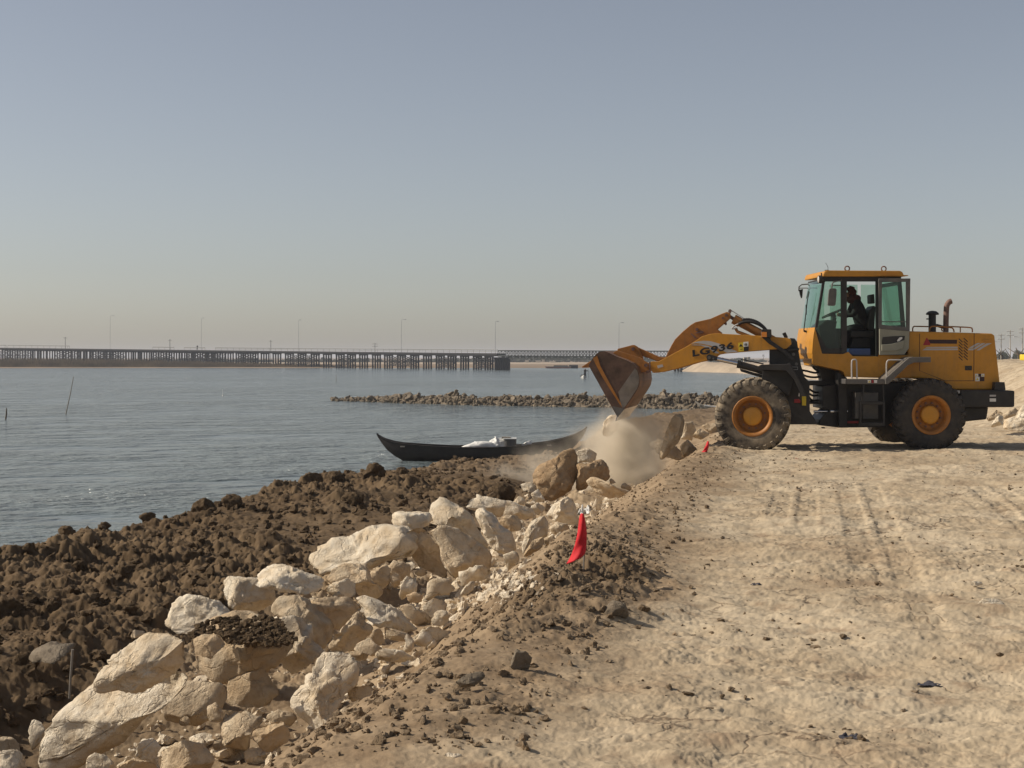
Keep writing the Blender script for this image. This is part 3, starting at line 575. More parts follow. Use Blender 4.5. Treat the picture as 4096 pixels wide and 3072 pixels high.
for key, pts, m_, y_ in [('u1', [(888,1382),(930,1355),(970,1365),(965,1385),(910,1395)], 'lime', 12.7), ('u2', [(968,1382),(985,1362),(1030,1365),(1035,1385),(1000,1395)], 'lime', 12.9)]:
    small(key, 'v', pts, m_, Y=y_)
# far end of the pile, by the bucket
rock('bigbrown', 'z4', [(506,660),(560,588),(700,518),(800,446),(860,426),(908,470),(914,560),(905,700),(855,810),(700,900),(600,890),(555,790),(518,740)], 'biggest brown boulder with a pale sunlit upper edge, in front of the dust', 'boulder', mat='brown', sub=5, Y=25.6, T=1.0, facets=[(-.72,.1,.70,.86),(.12,-.95,-.25,.62)])
rock('brown2', 'z4', [(890,545),(1000,558),(1060,535),(1130,525),(1185,588),(1200,695),(1150,735),(1000,710),(980,790),(890,800)], 'dark brown boulder joined to the right of the biggest brown one', mat='brown', Y=25.9, T=.8, sub=5)
rock('slab72', 'z4', [(975,720),(1030,676),(1160,716),(1250,766),(1430,830),(1405,880),(1200,880),(1080,830)], 'grey slab sliding down to the right of the brown boulders', 'slab', mat='tan', Y=25.2, T=.6, sub=5)
rock('low73', 'z4', [(1100,900),(1250,868),(1410,880),(1310,960),(1150,990)], 'low shaded stone under the grey sliding slab', mat='tan', Y=24.8)
rock('stub74', 'z4', [(1035,950),(1080,845),(1130,868),(1115,965),(1060,985)], 'small upright cream stone beside the white wrapper', 'stone', 'stone', Y=23.4)
rock('fall', 'z4', [(1125,290),(1138,190),(1190,136),(1265,136),(1275,205),(1255,265),(1190,320),(1138,325)], 'white boulder tipping out under the tip of the bucket', Y=29.9, T=.5, sub=4)
rock('tall76', 'z4', [(1622,520),(1700,260),(1755,124),(1840,124),(1853,210),(1835,305),(1795,380),(1730,450),(1660,540)], 'tall slab leaning right between the dust and the front wheel', 'slab', mat='tan', Y=29.2, T=.5, sub=5, facets=[(-.8,-.58,.12,.72),(.5,-.85,.1,.85)], amp=.05)
rock('grey77', 'z4', [(1845,200),(1925,186),(1955,270),(1905,350),(1815,345),(1830,230)], 'grey white block standing behind the tall leaning slab', Y=33.6)
rock('bag78', 'z4', [(1525,385),(1640,346),(1700,366),(1825,450),(1895,500),(1800,530),(1660,500)], 'low grey boulder half veiled by dust at the foot of the tall slab', mat='tan', Y=31.3)
rock('dark79', 'z4', [(1815,405),(1880,345),(1995,465),(1890,520),(1830,500)], 'brown angular lump left of the far red flag', mat='tan', Y=31.0)
rock('mid80', 'z4', [(1890,315),(1990,255),(2085,300),(2000,350)], 'brown clod shaped boulder between the grey block and the front wheel', mat='tan', Y=33.8)
rock('mid81', 'z4', [(2000,225),(2130,205),(2150,310),(2080,300)], 'tan stone close in front of the front wheel', 'stone', 'stone', mat='tan', Y=35.0)
rock('dusty82', 'z4', [(400,750),(520,705),(540,840),(430,810)], 'pale boulder blurred by dust left of the biggest brown boulder', Y=27.4); rock('dusty83', 'z4', [(490,830),(560,785),(625,890),(540,915)], 'white stone under the left edge of the biggest brown boulder', 'stone', 'stone', Y=25.0)
rock('behind84', 'z4', [(900,455),(1000,426),(1075,470),(1065,550),(920,550)], 'pale boulder in the dust behind the two brown ones', Y=29.0)
small('s85', 'z4', [(465,945),(560,915),(625,960),(560,1010)], Y=23.0); small('s85b', 'z4', [(340,910),(390,850),(440,880),(430,930)], Y=23.6); small('s86', 'z4', [(1265,765),(1320,738),(1385,770),(1365,820)], 'tan', Y=26.0); small('s86b', 'z4', [(1190,710),(1210,690),(1240,730),(1200,745)], 'tan', Y=26.2)
rock('edge88', 'z4', [(1450,860),(1530,768),(1558,835),(1500,875)], 'pointed clod of earth on the crest left of the track', 'clod', 'clod', mat='clay', Y=25.9); rock('edge89', 'z4', [(1630,780),(1650,700),(1690,686),(1695,760)], 'upright clod of earth on the crest below the dust', 'clod', 'clod', mat='clay', Y=27.6)
rock('edge90', 'z4', [(1310,960),(1340,890),(1400,880),(1440,940),(1380,1000)], 'pair of brown clods on the crest of the track edge', 'clod', 'clod', mat='clay', Y=23.5)
# right, behind the machine
rock('r90', 'c7', [(1605,790),(1780,645),(1870,700),(1830,760),(1650,835)], 'left of two tan slabs stacked behind the rear of the loader', 'slab', mat='tan', Y=35.5)
rock('r91', 'c7', [(1850,740),(2070,605),(2120,650),(2085,740),(1900,800)], 'right of two tan slabs stacked behind the rear of the loader', 'slab', mat='tan', Y=36.2)
rock('r92', 'c7', [(1675,890),(1800,735),(1895,748),(1885,885),(1690,935)], 'small white double peaked rock in front of the two tan slabs', Y=34.0)
rock('r93', 'c7', [(1855,940),(1900,800),(2130,735),(2212,555),(2420,540),(2420,1000),(2000,985)], 'large white boulder cut by the right edge behind the loader', Y=34.2, sub=5)
# single stones and lumps on the track
for key, pts, lab, m_ in [('k1', [(2110,1305),(2125,1292),(2160,1296),(2175,1308),(2150,1316),(2120,1314)], 'pale flat topped stone lying on the track at the far right', 'lime'),
    ('k2', [(1375,1253),(1390,1246),(1412,1250),(1405,1260),(1382,1261)], 'cream stone on the brown soil at the edge of the track', 'lime'),
    ('k3', [(2092,1261),(2100,1255),(2122,1257),(2125,1264),(2104,1266)], 'thin grey flake of stone behind the pale stone on the track', 'lime'),
    ('k4', [(1300,1322),(1322,1296),(1350,1300),(1358,1330),(1330,1345),(1306,1340)], 'round lump of dried mud in the dark heap beside the track', 'clay'),
    ('k5', [(1102,1440),(1112,1407),(1135,1404),(1150,1422),(1142,1447),(1120,1450)], 'upright cracked chunk of clay on the slope below the dark heap', 'clay'),
    ('k6', [(980,1475),(1005,1458),(1040,1452),(1050,1462),(1020,1482),(985,1487)], 'flat grey piece of crust on the slope below the upright chunk of clay', 'clay'),
    ('k7', [(1502,1535),(1515,1527),(1545,1528),(1550,1536),(1520,1542)], 'pale flake of crust on the track near the bottom', 'pebble'),
    ('k8', [(952,1633),(965,1626),(1000,1630),(1003,1642),(970,1648)], 'cream pebble at the bottom edge of the track', 'lime')]:
    rock(key, 'v', pts, lab, 'stone', 'stone', m_, sub=4)

CR['w5'], CR['w6'] = (0, 1800, 1400/1826), (1000, 1800, 1500/1956)
for i, (k, x, y, r_) in enumerate([('w5',1630,155,48),('w5',1745,145,44),('w5',350,428,46),('w5',235,545,62),('w5',775,318,42),('w5',50,840,85),('w5',545,398,28),('w5',1060,300,60),('w5',1215,270,50),('w6',650,118,58),('w6',1310,222,68),('w6',795,120,36),('w6',905,128,34),('w6',540,268,60),('w5',660,640,60),('w5',420,620,48),('w5',1000,560,48),('w5',130,1110,70)]):
    u_, v_ = cp(k, x, y+r_*.75); Yl = np.arange(11, 48, .1); hv = HY-(base_h((u_-CX)/F*Yl, Yl)+.06-EYE)/Yl*F; top = hv[Yl < 46].min()
    if v_ < top+10: y += (top+10-v_)/CR[k][2]
    Yc = min(ray_hit(u_, max(v_, top+10)), float(Yl[Yl < 46][int(np.argmin(hv[Yl < 46]))]))
    an = np.random.default_rng(40+i).uniform(.75, 1.15, 9); pts = [(x+r_*q*math.cos(j*.698)*1.1, y+r_*q*math.sin(j*.698)*.85) for j, q in enumerate(an)]
    rock('clod%d' % i, k, pts, 'large crumbly clod of wet earth standing out of the muddy bank', 'clod', 'clod', 'mudlump', Y=Yc, group='large clods on the muddy bank', amp=.17, nf=7, sub=4)
rock('crust', 'z1', [(212,735),(280,660),(400,588),(510,615),(605,600),(618,640),(590,690),(500,690),(380,720),(280,765)], 'flat tan slab of dried mud half buried in the bank at the far left', 'slab', mat='clay', Y=11.9, T=.6, facets=[(-.1,-.4,.9,.6)])
m_ = MB(); m_.tube([at(*cp('z1', x, y), 11.4) for x, y in ((598,1060),(606,900),(618,740),(624,640))], .010, 6); o = m_.build('dry_reed', M['wood_grey'], None); props(o, 'dry reed stalk standing upright in the mud left of the long slab', 'reed')
# ------------------------------------------------------------------ scattered earth and gravel nobody could count
def scatter(name, n, place, size, mat, seed, flat=.75, lift=.25):
    r = np.random.default_rng(seed); VV, FF, nv = [], [], 0
    pr = {q: [rough_rock(ico(q)[0]*np.array([1, .85, flat]), seed+k, 7, .24, False) for k in range(10)] for q in (1, 2, 3)}
    pts = place(r, n); sz = size(r, len(pts)); pa = np.array(pts); gz = full_h(pa[:,0], pa[:,1])
    for i, ((x, y), s_) in enumerate(zip(pts, sz)):
        q = 1 if s_/y < .0022 else (2 if s_/y < .006 else 3); P_ = pr[q][i % 10]; a = r.uniform(0, 6.28); c_, s2 = math.cos(a), math.sin(a)
        Q = np.stack([P_[:,0]*c_-P_[:,1]*s2, P_[:,0]*s2+P_[:,1]*c_, P_[:,2]], 1)*s_*np.array(r.uniform(.7, 1.35, 3))
        VV.append(Q+np.array([x, y, gz[i]+s_*lift])); FF.append(ico(q)[1]+nv); nv += len(Q)
    o = np_obj(name, np.concatenate(VV), np.concatenate(FF), M[mat], smooth=False); return props(o, kind='stuff')
_gc = {}
def ground_at(x, y): return float(full_h(np.array([x]), np.array([y]))[0])
def band(s0, s1, y0, y1, pw=1.6):
    def f(r, n):
        Y = y0*(y1/y0)**r.uniform(0, 1, n); s = r.uniform(s0, s1, n); W = np.interp(Y, WY, WV); s = np.where(s < -W-1.2, -W+r.uniform(0, 1, n), s)
        X = edge_x(Y)+s; ok = np.abs(X/Y) < .45; return list(zip(X[ok], Y[ok]))
    return f
lg = lambda a, b: (lambda r, n: a*(b/a)**(r.uniform(0, 1, n)**2.2))
o = scatter('mud_clods', 7500, band(-8.0, -3.0, 9, 50), lg(.012, .095), 'mudlump', 11); props(o, 'loose dark clods of wet earth covering the bank by the water', 'clods')
o = scatter('soil_crumbs', 6500, band(-1.5, .8, 6.5, 34), lg(.006, .038), 'crumb', 12); props(o, 'loose brown crumbs of earth along the edge of the track', 'soil')
o = scatter('stone_rubble', 1800, band(-3.1, -1.0, 10.5, 30), lg(.012, .10), 'lime', 13); props(o, 'crushed pale limestone rubble between the boulders', 'rubble')
def hotspot(r, n):
    out = []
    for _ in range(n):
        u, v = cp('z3', r.normal(1450, 230), r.normal(1060, 95)); Y = ray_hit(u, v); out.append(((u-CX)/F*Y, Y))
    return out
o = scatter('crushed_stone', 900, hotspot, lg(.012, .06), 'lime', 14); props(o, 'patch of crushed cream stone left of the near red flag', 'rubble')
o = scatter('track_pebbles', 1300, band(.8, 10, 6.3, 45), lg(.004, .028), 'pebble', 15, flat=.45); props(o, 'small stones and flakes of crust strewn over the dirt track', 'pebbles')
def clusters(r, n):
    out = []
    for _ in range(n//28):
        Y0 = 6.6*(30/6.6)**r.uniform(); s0 = r.uniform(1.0, 8.5); X0 = float(edge_x(Y0))+s0; sp = r.uniform(.06, .30)
        if abs(X0/Y0) < .36: out += [(X0+r.normal()*sp*1.3, Y0+r.normal()*sp) for _ in range(28)]
    return out
o = scatter('track_crumbs', 3400, clusters, lg(.005, .030), 'crumb', 16, flat=.6); props(o, 'little heaps of dark crumbs scattered over the pale track', 'soil')
def spoil(r, n):
    Y = r.normal(11.8, 1.2, n).clip(9, 14.5); s = r.normal(.12, .33, n); X = edge_x(Y)+s; return list(zip(X, Y))
o = scatter('spoil_crumbs', 2200, spoil, lg(.006, .040), 'crumb', 18); props(o, 'dark crumbly heap of spoil beside the near red flag', 'soil')
def capheap(r, n):
    return [(0, 0)]*n
def heap_on(key, crop, poly, n, seed, smin, smax, dY=-.25, label='', mat='mudlump'):
    r = np.random.default_rng(seed); Y0 = RK[key]+dY; V0, F0 = ico(2); VV, FF = [], []
    protos = [rough_rock(V0*np.array([1,.85,.75]), seed+k, 6, .22, False) for k in range(8)]; P_ = [cp(crop, *p) for p in poly]
    xs = [p[0] for p in P_]; ys = [p[1] for p in P_]; i = 0
    while i < n:
        u, v = r.uniform(min(xs), max(xs)), r.uniform(min(ys), max(ys)); ins = False; j = len(P_)-1
        for k in range(len(P_)):
            if (P_[k][1] > v) != (P_[j][1] > v) and u < (P_[j][0]-P_[k][0])*(v-P_[k][1])/(P_[j][1]-P_[k][1])+P_[k][0]: ins = not ins
            j = k
        if not ins: continue
        fr = (v-min(ys))/(max(ys)-min(ys)); p = at(u, v, Y0+.42*(.5-fr)); s_ = smin*(smax/smin)**(r.uniform()**1.5)
        VV.append(protos[i % 8]*s_+np.array(p)); FF.append(F0+len(V0)*i); i += 1
    o = np_obj('mud_heap', np.concatenate(VV), np.concatenate(FF), M[mat], smooth=False); return props(o, label, 'clods', kind='stuff')
heap_on('capped', 'v', [(425,1350),(470,1335),(520,1336),(560,1330),(600,1340),(645,1385),(600,1395),(520,1390),(450,1385),(415,1375)], 520, 21, .009, .040, 0.0, 'dark clods of mud heaped on top of the pale slab')
# ------------------------------------------------------------------ the wheel loader
class Frame:
    def __init__(s, u, Y, yaw):
        s.O = Vector(((u-CX)/F*Y, Y, 0)); a = R(yaw); s.U = Vector((math.cos(a), math.sin(a), 0)); s.N = Vector((-math.sin(a), math.cos(a), 0))
    def p(s, crop, x, y, w):      # where the sight line through that point meets the plane w metres behind the near tyre faces
        u, v = cp(crop, x, y) if crop else (x, y); a = (u-CX)/F; o = s.O+s.N*w
        t = (a*o.y-o.x)/(s.U.x-a*s.U.y); q = o+s.U*t; return Vector((q.x, q.y, EYE-(v-HY)/F*q.y))
    def loc(s, q): d = q-s.O; return d.dot(s.U), d.dot(s.N), q.z
    def w(s, a, b, c): return s.O+s.U*a+s.N*b+Vector((0, 0, c))
    def prism(s, mb, crop, pts, w0, w1):
        near = []
        for q in pts:
            k, x, y = (crop, *q) if len(q) == 2 else q
            near.append(s.p(k, x, y, w0))
        mb.prism(near, [q+s.N*(w1-w0) for q in near])
    def bx(s, mb, crop, x0, y0, x1, y1, w0, w1): s.prism(mb, crop, [(x0,y0),(x1,y0),(x1,y1),(x0,y1)], w0, w1)
RF, FF_ = Frame(3725, 29.0, 2.5), Frame(3010, 28.44, -10.0)
LD = empty('wheel_loader', (RF.O.x-1.6, 29.9, 0), 'yellow wheel loader at the edge of the track tipping its bucket towards the water', 'wheel loader')

def wheel(fr, hub, wc, r, tyre_mat, facing=-1, cut=0):
    """tyre, rim and hub; fr.N is the axle, facing -1 = outer face towards the camera"""
    c = fr.w(fr.loc(hub)[0], wc, hub.z); ax = fr.N*facing; W = .43
    root = MB(); prof = [(-.17,.33),(-.205,.36),(-.215,.45),(-.212,.54),(-.20,.595),(-.175,.628),(-.10,.642),(0,.646),(.10,.642),(.175,.628),(.20,.595),(.212,.54),(.215,.45),(.205,.36),(.17,.33)]
    k = r/.675; root.lathe(c, ax, [(a, q*k) for a, q in prof], 64)
    u = ax.orthogonal().normalized(); v = ax.cross(u); nl = 26
    for side in (-1, 1):
        st = [(.0,.0),(.06,.03),(.13,.075),(.185,.10),(.206,.10),(.214,.10)]; rr = [.675,.675,.672,.655,.605,.56]; ri = [.640,.640,.632,.610,.585,.55]
        for i in range(nl):
            t0 = 2*math.pi*(i+(.5 if side > 0 else 0))/nl; vs = []
            for (a, sh), ro, rn in zip(st, rr, ri):
                hw = .075 if a < .15 else (.062 if a < .2 else .045)
                aa = a+(.012 if a > .18 else 0)
                for (dt, rad, da) in ((-hw, rn, 0), (-hw*.86, ro, 0), (hw*.86, ro, 0), (hw, rn, 0)):
                    an = t0+sh+dt; off = (aa if rad == ro else a*.97)*side
                    vs.append(c+ax*off+(u*math.cos(an)+v*math.sin(an))*rad*k)
            fs = []
            for q in range(5):
                for e in range(3): fs.append((q*4+e, q*4+e+1, (q+1)*4+e+1, (q+1)*4+e))
            fs += [(0,1,2,3), (20,21,22,23)]; root.add(vs, fs)
    ty = root.build('wheel', tyre_mat, LD)
    rm = MB(); rm.lathe(c, ax, [(.17,.335*k),(.195,.362*k),(.212,.362*k),(.218,.345*k),(.205,.325*k),(.19,.30*k),(.12,.285*k),(.06,.275*k),(.045,.25*k),(.04,.16*k),(.06,.155*k),(.06,.01)], 48)
    rm.lathe(c, ax, [(-.17,.335*k),(-.2,.36*k),(-.21,.345*k),(-.15,.30*k),(-.05,.27*k),(-.05,.01)], 32)
    rim = rm.build('rim', M['orange'], ty)
    hb = MB(); hb.lathe(c, ax, [(.03,.172*k),(.13,.170*k),(.150,.160*k),(.160,.13*k),(.165,.0)], 32); hb.build('hub_cap', M['yellow'], ty)
    for i in range(12 if facing < 0 else 0):
        bl = MB(); an = 2*math.pi*i/12; q = c+(u*math.cos(an)+v*math.sin(an))*.222*k; bl.cyl(q+ax*.04, q+ax*.075, .017, n=6); bl.build('wheel_bolt', M['rust'], ty)
    return ty
hf = FF_.p('c6', 787, 935, 0); hr = RF.p('c7', 712, 730, 0)
wheel(FF_, hf, .215, .675, M['tyre_dusty']); wheel(FF_, hf, 2.085, .675, M['tyre_dusty'], 1)
wheel(RF, hr, .215, .668, M['tyre']); wheel(RF, hr, 2.085, .668, M['tyre'], 1)
ax_ = MB(); ax_.cyl(FF_.w(0, .40, hf.z), FF_.w(0, 1.9, hf.z), .13, n=16); ax_.lathe(FF_.w(0,1.15,hf.z)-FF_.N*.3, FF_.N, [(0,.12),(.12,.26),(.48,.26),(.6,.12)], 20)
ax_.cyl(RF.w(0, .40, hr.z), RF.w(0, 1.9, hr.z), .13, n=16); ax_.lathe(RF.w(0,1.15,hr.z)-RF.N*.3, RF.N, [(0,.12),(.12,.26),(.48,.26),(.6,.12)], 20); ax_.build('axle', M['black'], LD)

# cab -------------------------------------------------------------
W0, W1 = .48, 1.82
cab = MB(); RF.prism(cab, 'c1', [(440,1085),(560,1507),(895,1512),(980,1475),(1050,1547),(1440,1552),(1440,1255),(1462,1255),(1470,1530),(1990,1530),(2000,1640),('c3',1640,430),('c3',872,405),('c3',845,335),('c3',800,310),('c3',370,215),('c3',375,140),(395,1580),(415,1290)], W0, W0+.05)
RF.prism(cab, 'c1', [(440,1085),(560,1507),(895,1512),(1440,1552),(1990,1530),(2000,1640),('c3',1640,430),('c3',872,405),('c3',845,335),('c3',800,310),('c3',370,215),('c3',375,140),(395,1580),(415,1290)], W1-.05, W1)
# nose under the windscreen, with its rounded lower edge
nose = []
for w_, dx, dr in ((W0, 0, 0), (W0+.22, -14, 10), (1.15, -22, 12), (W1-.22, -12, 4), (W1, 0, -10)):
    nose.append([RF.p('c1', x+dx, y, W0)+RF.N*(w_-W0) for x, y in ((442,1085),(425,1180),(412,1285),(402,1420),(398,1500),(420,1590-dr*0),(470,1600))])
nv = [q for row in nose for q in row]; cab.add(nv, [(i*7+j, i*7+j+1, (i+1)*7+j+1, (i+1)*7+j) for i in range(4) for j in range(6)])
RF.prism(cab, 'c1', [(470,1560),('c3',845,100),('c3',845,320),('c3',480,235)], W0+.05, W1-.05)
RF.prism(cab, 'c3', [(845,110),(1700,110),(1700,410),(872,400)], W0+.05, W1-.05)
cab.build('cab_body', M['yellow'], LD, bevel=.012)
fr_ = MB()
for wa, wb in ((W0, W0+.06), (W1-.06, W1)):
    near = wa == W0
    RF.prism(fr_, 'c1', [(572,300),(612,300),(488,1085),(445,1085)], wa, wb)
    RF.prism(fr_, 'c1', [(560,262),(1830,262),(1830,345),(560,345)], wa-.004, wb+.004)
    RF.prism(fr_, 'c1', [(865,340),(957,340),(957,1480),(897,1508),(865,1508)], wa-.002, wb)
    RF.prism(fr_, 'c1', [(1425,340),(1478,340),(1478,1255),(1462,1552),(1425,1552)], wa-.002, wb)
    RF.prism(fr_, 'c1', [(1780,340),(1835,340),(1905,1140),(1840,1140)], wa-.001, wb)
    RF.prism(fr_, 'c1', [(1478,1085),(1880,1085),(1880,1535),(1478,1535)], wa+.002, wb-.002)
    if not near: RF.prism(fr_, 'c1', [(490,1100),(1425,1100),(1425,1552),(560,1507)], wa, wb)
    else: RF.prism(fr_, 'c1', [(455,1105),(560,1507),(865,1508),(865,1420),(640,1420)], wa+.02, wb-.01)
for w_ in (W0, W1-.06):
    pass
RF.prism(fr_, 'c1', [(572,300),(612,300),(612,345),(572,345)], W0+.06, W1-.06)      # header over the windscreen
RF.prism(fr_, 'c1', [(1790,340),(1835,340),(1835,400),(1790,400)], W0+.06, W1-.06)
RF.prism(fr_, 'c1', [(1850,1040),(1900,1140),(1900,1535),(1850,1535)], W0+.06, W1-.06) # back wall below the rear window
RF.prism(fr_, 'c1', [(560,1500),(1850,1540),(1850,1575),(560,1560)], W0+.06, W1-.06)   # floor
fr_.build('cab_frame', M['black'], LD, bevel=.006)
ws = MB(); a_, b_ = RF.p('c1', 592, 330, W0+.03), RF.p('c1', 462, 1085, W0+.03); up, lo = [], []
for f, bulge in ((0, 0), (.12, .035), (.5, .06), (.88, .035), (1, 0)):
    up.append(a_+RF.N*(f*1.28)-RF.U*bulge); lo.append(b_+RF.N*(f*1.28)-RF.U*bulge)
ws.add(up+lo, [(i, i+1, 6+i, 5+i) for i in range(4)], True); ws.build('windscreen', M['glass_front'], LD)
for nm, pts, wq in (('side_window', [(612,345),(865,345),(865,1505),(560,1505),(470,1090)], W0+.03), ('side_window', [(1478,345),(1790,345),(1850,1085),(1478,1085)], W0+.03),
                    ('side_window', [(612,345),(865,345),(865,1100),(490,1100)], W1-.03), ('side_window', [(957,345),(1425,345),(1425,1100),(957,1100)], W1-.03), ('side_window', [(1478,345),(1790,345),(1850,1085),(1478,1085)], W1-.03)):
    g = MB(); g.add([RF.p('c1', x, y, W0)+RF.N*(wq-W0) for x, y in pts], [tuple(range(len(pts)))]); g.build(nm, M['glass'], LD)
g = MB(); q0, q1 = RF.p('c1', 1812, 400, W0), RF.p('c1', 1875, 1060, W0); g.add([q0+RF.N*.06, q0+RF.N*1.28, q1+RF.N*1.28, q1+RF.N*.06], [(0,1,2,3)]); g.build('rear_window', M['glass'], LD)
rf = MB(); rp = [(205,262),(235,215),(590,172),(1820,178),(1862,200),(1870,262)]
RF.prism(rf, 'c1', [(572,264),(578,225),(600,178),(640,166),(1810,172),(1850,190),(1872,230),(1868,264)], W0-.09, W1+.09)
roof = rf.build('roof', M['yellow'], LD, bevel=.035)
rt = MB(); RF.prism(rt, 'c1', [(1830,238),(1945,244),(1940,256),(1860,264)], .9, 1.4); RF.prism(rt, 'c1', [(1490,233),(1770,233),(1770,248),(1490,248)], W0-.12, W0-.085); rt.build('roof_trim', M['yellow'], roof)
for x, y, w_ in ((960,138,W0+.15), (1548,142,W0+.15), (960,138,W1-.15)):
    c_ = RF.p('c1', x, y, w_); e = MB(); e.tube([c_+RF.U*math.cos(t)*.045+Vector((0,0,math.sin(t)*.045)) for t in [2*math.pi*i/16 for i in range(17)]], .012, 6); e.cyl(c_-Vector((0,0,.09)), c_-Vector((0,0,.04)), .015, n=6); e.build('lifting_eye', M['rust'], roof)
an = MB(); an.tube([RF.p('c1', x, y, 1.0) for x, y in ((650,165),(652,120),(635,80),(612,48))], .004, 5); an.cyl(RF.p('c1',632,160,1.0), RF.p('c1',632,172,1.0), .04); an.build('aerial', M['black'], roof)
for x, y, w_ in ((545,312,W0-.02), (560,318,W1-.05)):
    l = MB(); q = RF.p('c1', x, y, w_); l.lathe(q+RF.U*.06, -RF.U, [(0,.03),(.02,.06),(.09,.075),(.12,.07)], 18); l.cyl(q, q+Vector((0,0,.12)), .012, n=6); wl_ = l.build('work_lamp', M['black'], LD)
    l = MB(); l.lathe(q+RF.U*.06, -RF.U, [(.115,.066),(.125,.05),(.13,.0)], 18); l.build('lens', M['lamp'], wl_)
# mirrors
def mirror(w_, pts, arm, arm2, yawd):
    m = MB(); m.tube([RF.p('c1', x, y, ww) for x, y, ww in arm], .013, 6); m.tube([RF.p('c1', x, y, ww) for x, y, ww in arm2], .011, 6); RF.prism(m, 'c1', pts, w_, w_+.05); m.build('mirror', M['grey'] if w_ < 1 else M['black'], LD, bevel=.01)
mirror(.22, [(672,480),(690,458),(770,455),(792,480),(790,560),(775,720),(755,737),(668,735),(650,718),(658,600)], [(865,325,W0),(740,355,.3),(715,390,.25),(712,460,.245)], [(865,408,W0),(725,405,.27)], 0)
mirror(2.02, [(190,480),(250,465),(240,600),(225,618),(205,560)], [(500,375,1.75),(230,395,2.0),(185,430,2.03),(182,500,2.03)], [(480,450,1.75),(190,452,2.03)], 0)
wp = MB(); wp.tube([RF.p('c1', x, y, 1.0) for x, y in ((350,510),(320,640),(262,1140))], .010, 6); wp.tube([RF.p('c1', x, y, 1.0) for x, y in ((262,1140),(330,1160))], .02, 6); wp.tube([RF.p('c1',x,y,.95) for x, y in ((300,720),(300,880))], .012, 6); wp.build('wiper', M['black'], LD)
# open door folded back along the cab side
DW = .31
dr = MB()
RF.prism(dr, 'c1', [(1472,296),(1980,296),(1978,350),(1472,350)], DW, DW+.04); RF.prism(dr, 'c1', [(1472,350),(1522,350),(1518,1040),(1468,1090)], DW, DW+.04)
RF.prism(dr, 'c1', [(1910,350),(1978,350),(1968,1130),(1912,1080)], DW, DW+.04); RF.prism(dr, 'c1', [(1468,1090),(1518,1040),(1912,1080),(1968,1130),(1968,1145),(1480,1105)], DW, DW+.04)
RF.bx(dr, 'c1', 1515, 985, 1912, 1000, DW+.005, DW+.03)
door = dr.build('cab_door', M['grey'], LD, bevel=.006)
d2 = MB(); RF.prism(d2, 'c1', [(1480,1105),(1966,1145),(1955,1420),(1880,1522),(1482,1528)], DW+.004, DW+.05); d2.build('door_panel', M['door_in'], door, bevel=.01)
d3 = MB(); RF.prism(d3, 'c1', [(1520,1290),(1535,1240),(1700,1225),(1890,1220),(1880,1290),(1700,1345),(1560,1360),(1520,1355)], DW-.004, DW+.006); d3.build('door_pocket', M['black'], door)
d4 = MB(); RF.prism(d4, 'c1', [(1518,1362),(1680,1350),(1880,1290),(1860,1420),(1740,1462),(1518,1462)], DW-.03, DW+.004); d4.build('pocket_front', M['door_in'], door, bevel=.008)
d5 = MB(); RF.prism(d5, 'c1', [(1765,1295),(1805,1245),(1845,1240),(1848,1262),(1800,1305),(1770,1312)], DW-.02, DW-.006); d5.build('white_cloth', M['white'], door)
d6 = MB(); d6.add([RF.p('c1', x, y, DW+.02) for x, y in ((1518,350),(1912,350),(1912,1080),(1518,1040))], [(0,1,2,3)]); d6.build('door_glass', M['glass'], door)
# inside the cab
st = MB(); RF.prism(st, 'c1', [(1300,1130),(1290,1000),(1330,800),(1400,730),(1420,760),(1400,1130)], .92, 1.38); RF.prism(st, 'c1', [(1010,1165),(1040,1140),(1380,1140),(1390,1240),(1020,1250)], .90, 1.40); RF.prism(st, 'c1', [(1335,560),(1400,545),(1410,700),(1340,700)], 1.02, 1.28); RF.prism(st, 'c1', [(1060,1250),(1340,1250),(1340,1420),(1000,1420)], .98, 1.32)
st.build('driver_seat', M['black'], LD, bevel=.02)
bb = MB(); RF.bx(bb, 'c1', 985, 1425, 1335, 1532, W0+.06, W0+.45); bb.build('floor_box', M['blue'], LD, bevel=.01, label='blue box on the cab floor')
sw = MB(); sc_ = RF.p('c1', 720, 860, 1.15); sa = Vector((-.45, 0, 1)).normalized(); su = sa.orthogonal().normalized(); sv = sa.cross(su)
sw.tube([sc_+(su*math.cos(t)+sv*math.sin(t))*.20 for t in [2*math.pi*i/24 for i in range(25)]], .016, 8); sw.cyl(sc_, sc_-sa*.09, .05)
for k in range(3): sw.cyl(sc_-sa*.03, sc_+(su*math.cos(k*2.1)+sv*math.sin(k*2.1))*.2, .012, n=6)
sw.cyl(sc_-sa*.08, RF.p('c1', 640, 1400, 1.15), .05); sw.build('steering_wheel', M['black'], LD)
co = MB(); RF.prism(co, 'c1', [(500,1060),(640,960),(800,980),(780,1100),(840,1500),(580,1500)], .85, 1.5); co.build('dashboard', M['black'], LD, bevel=.02)

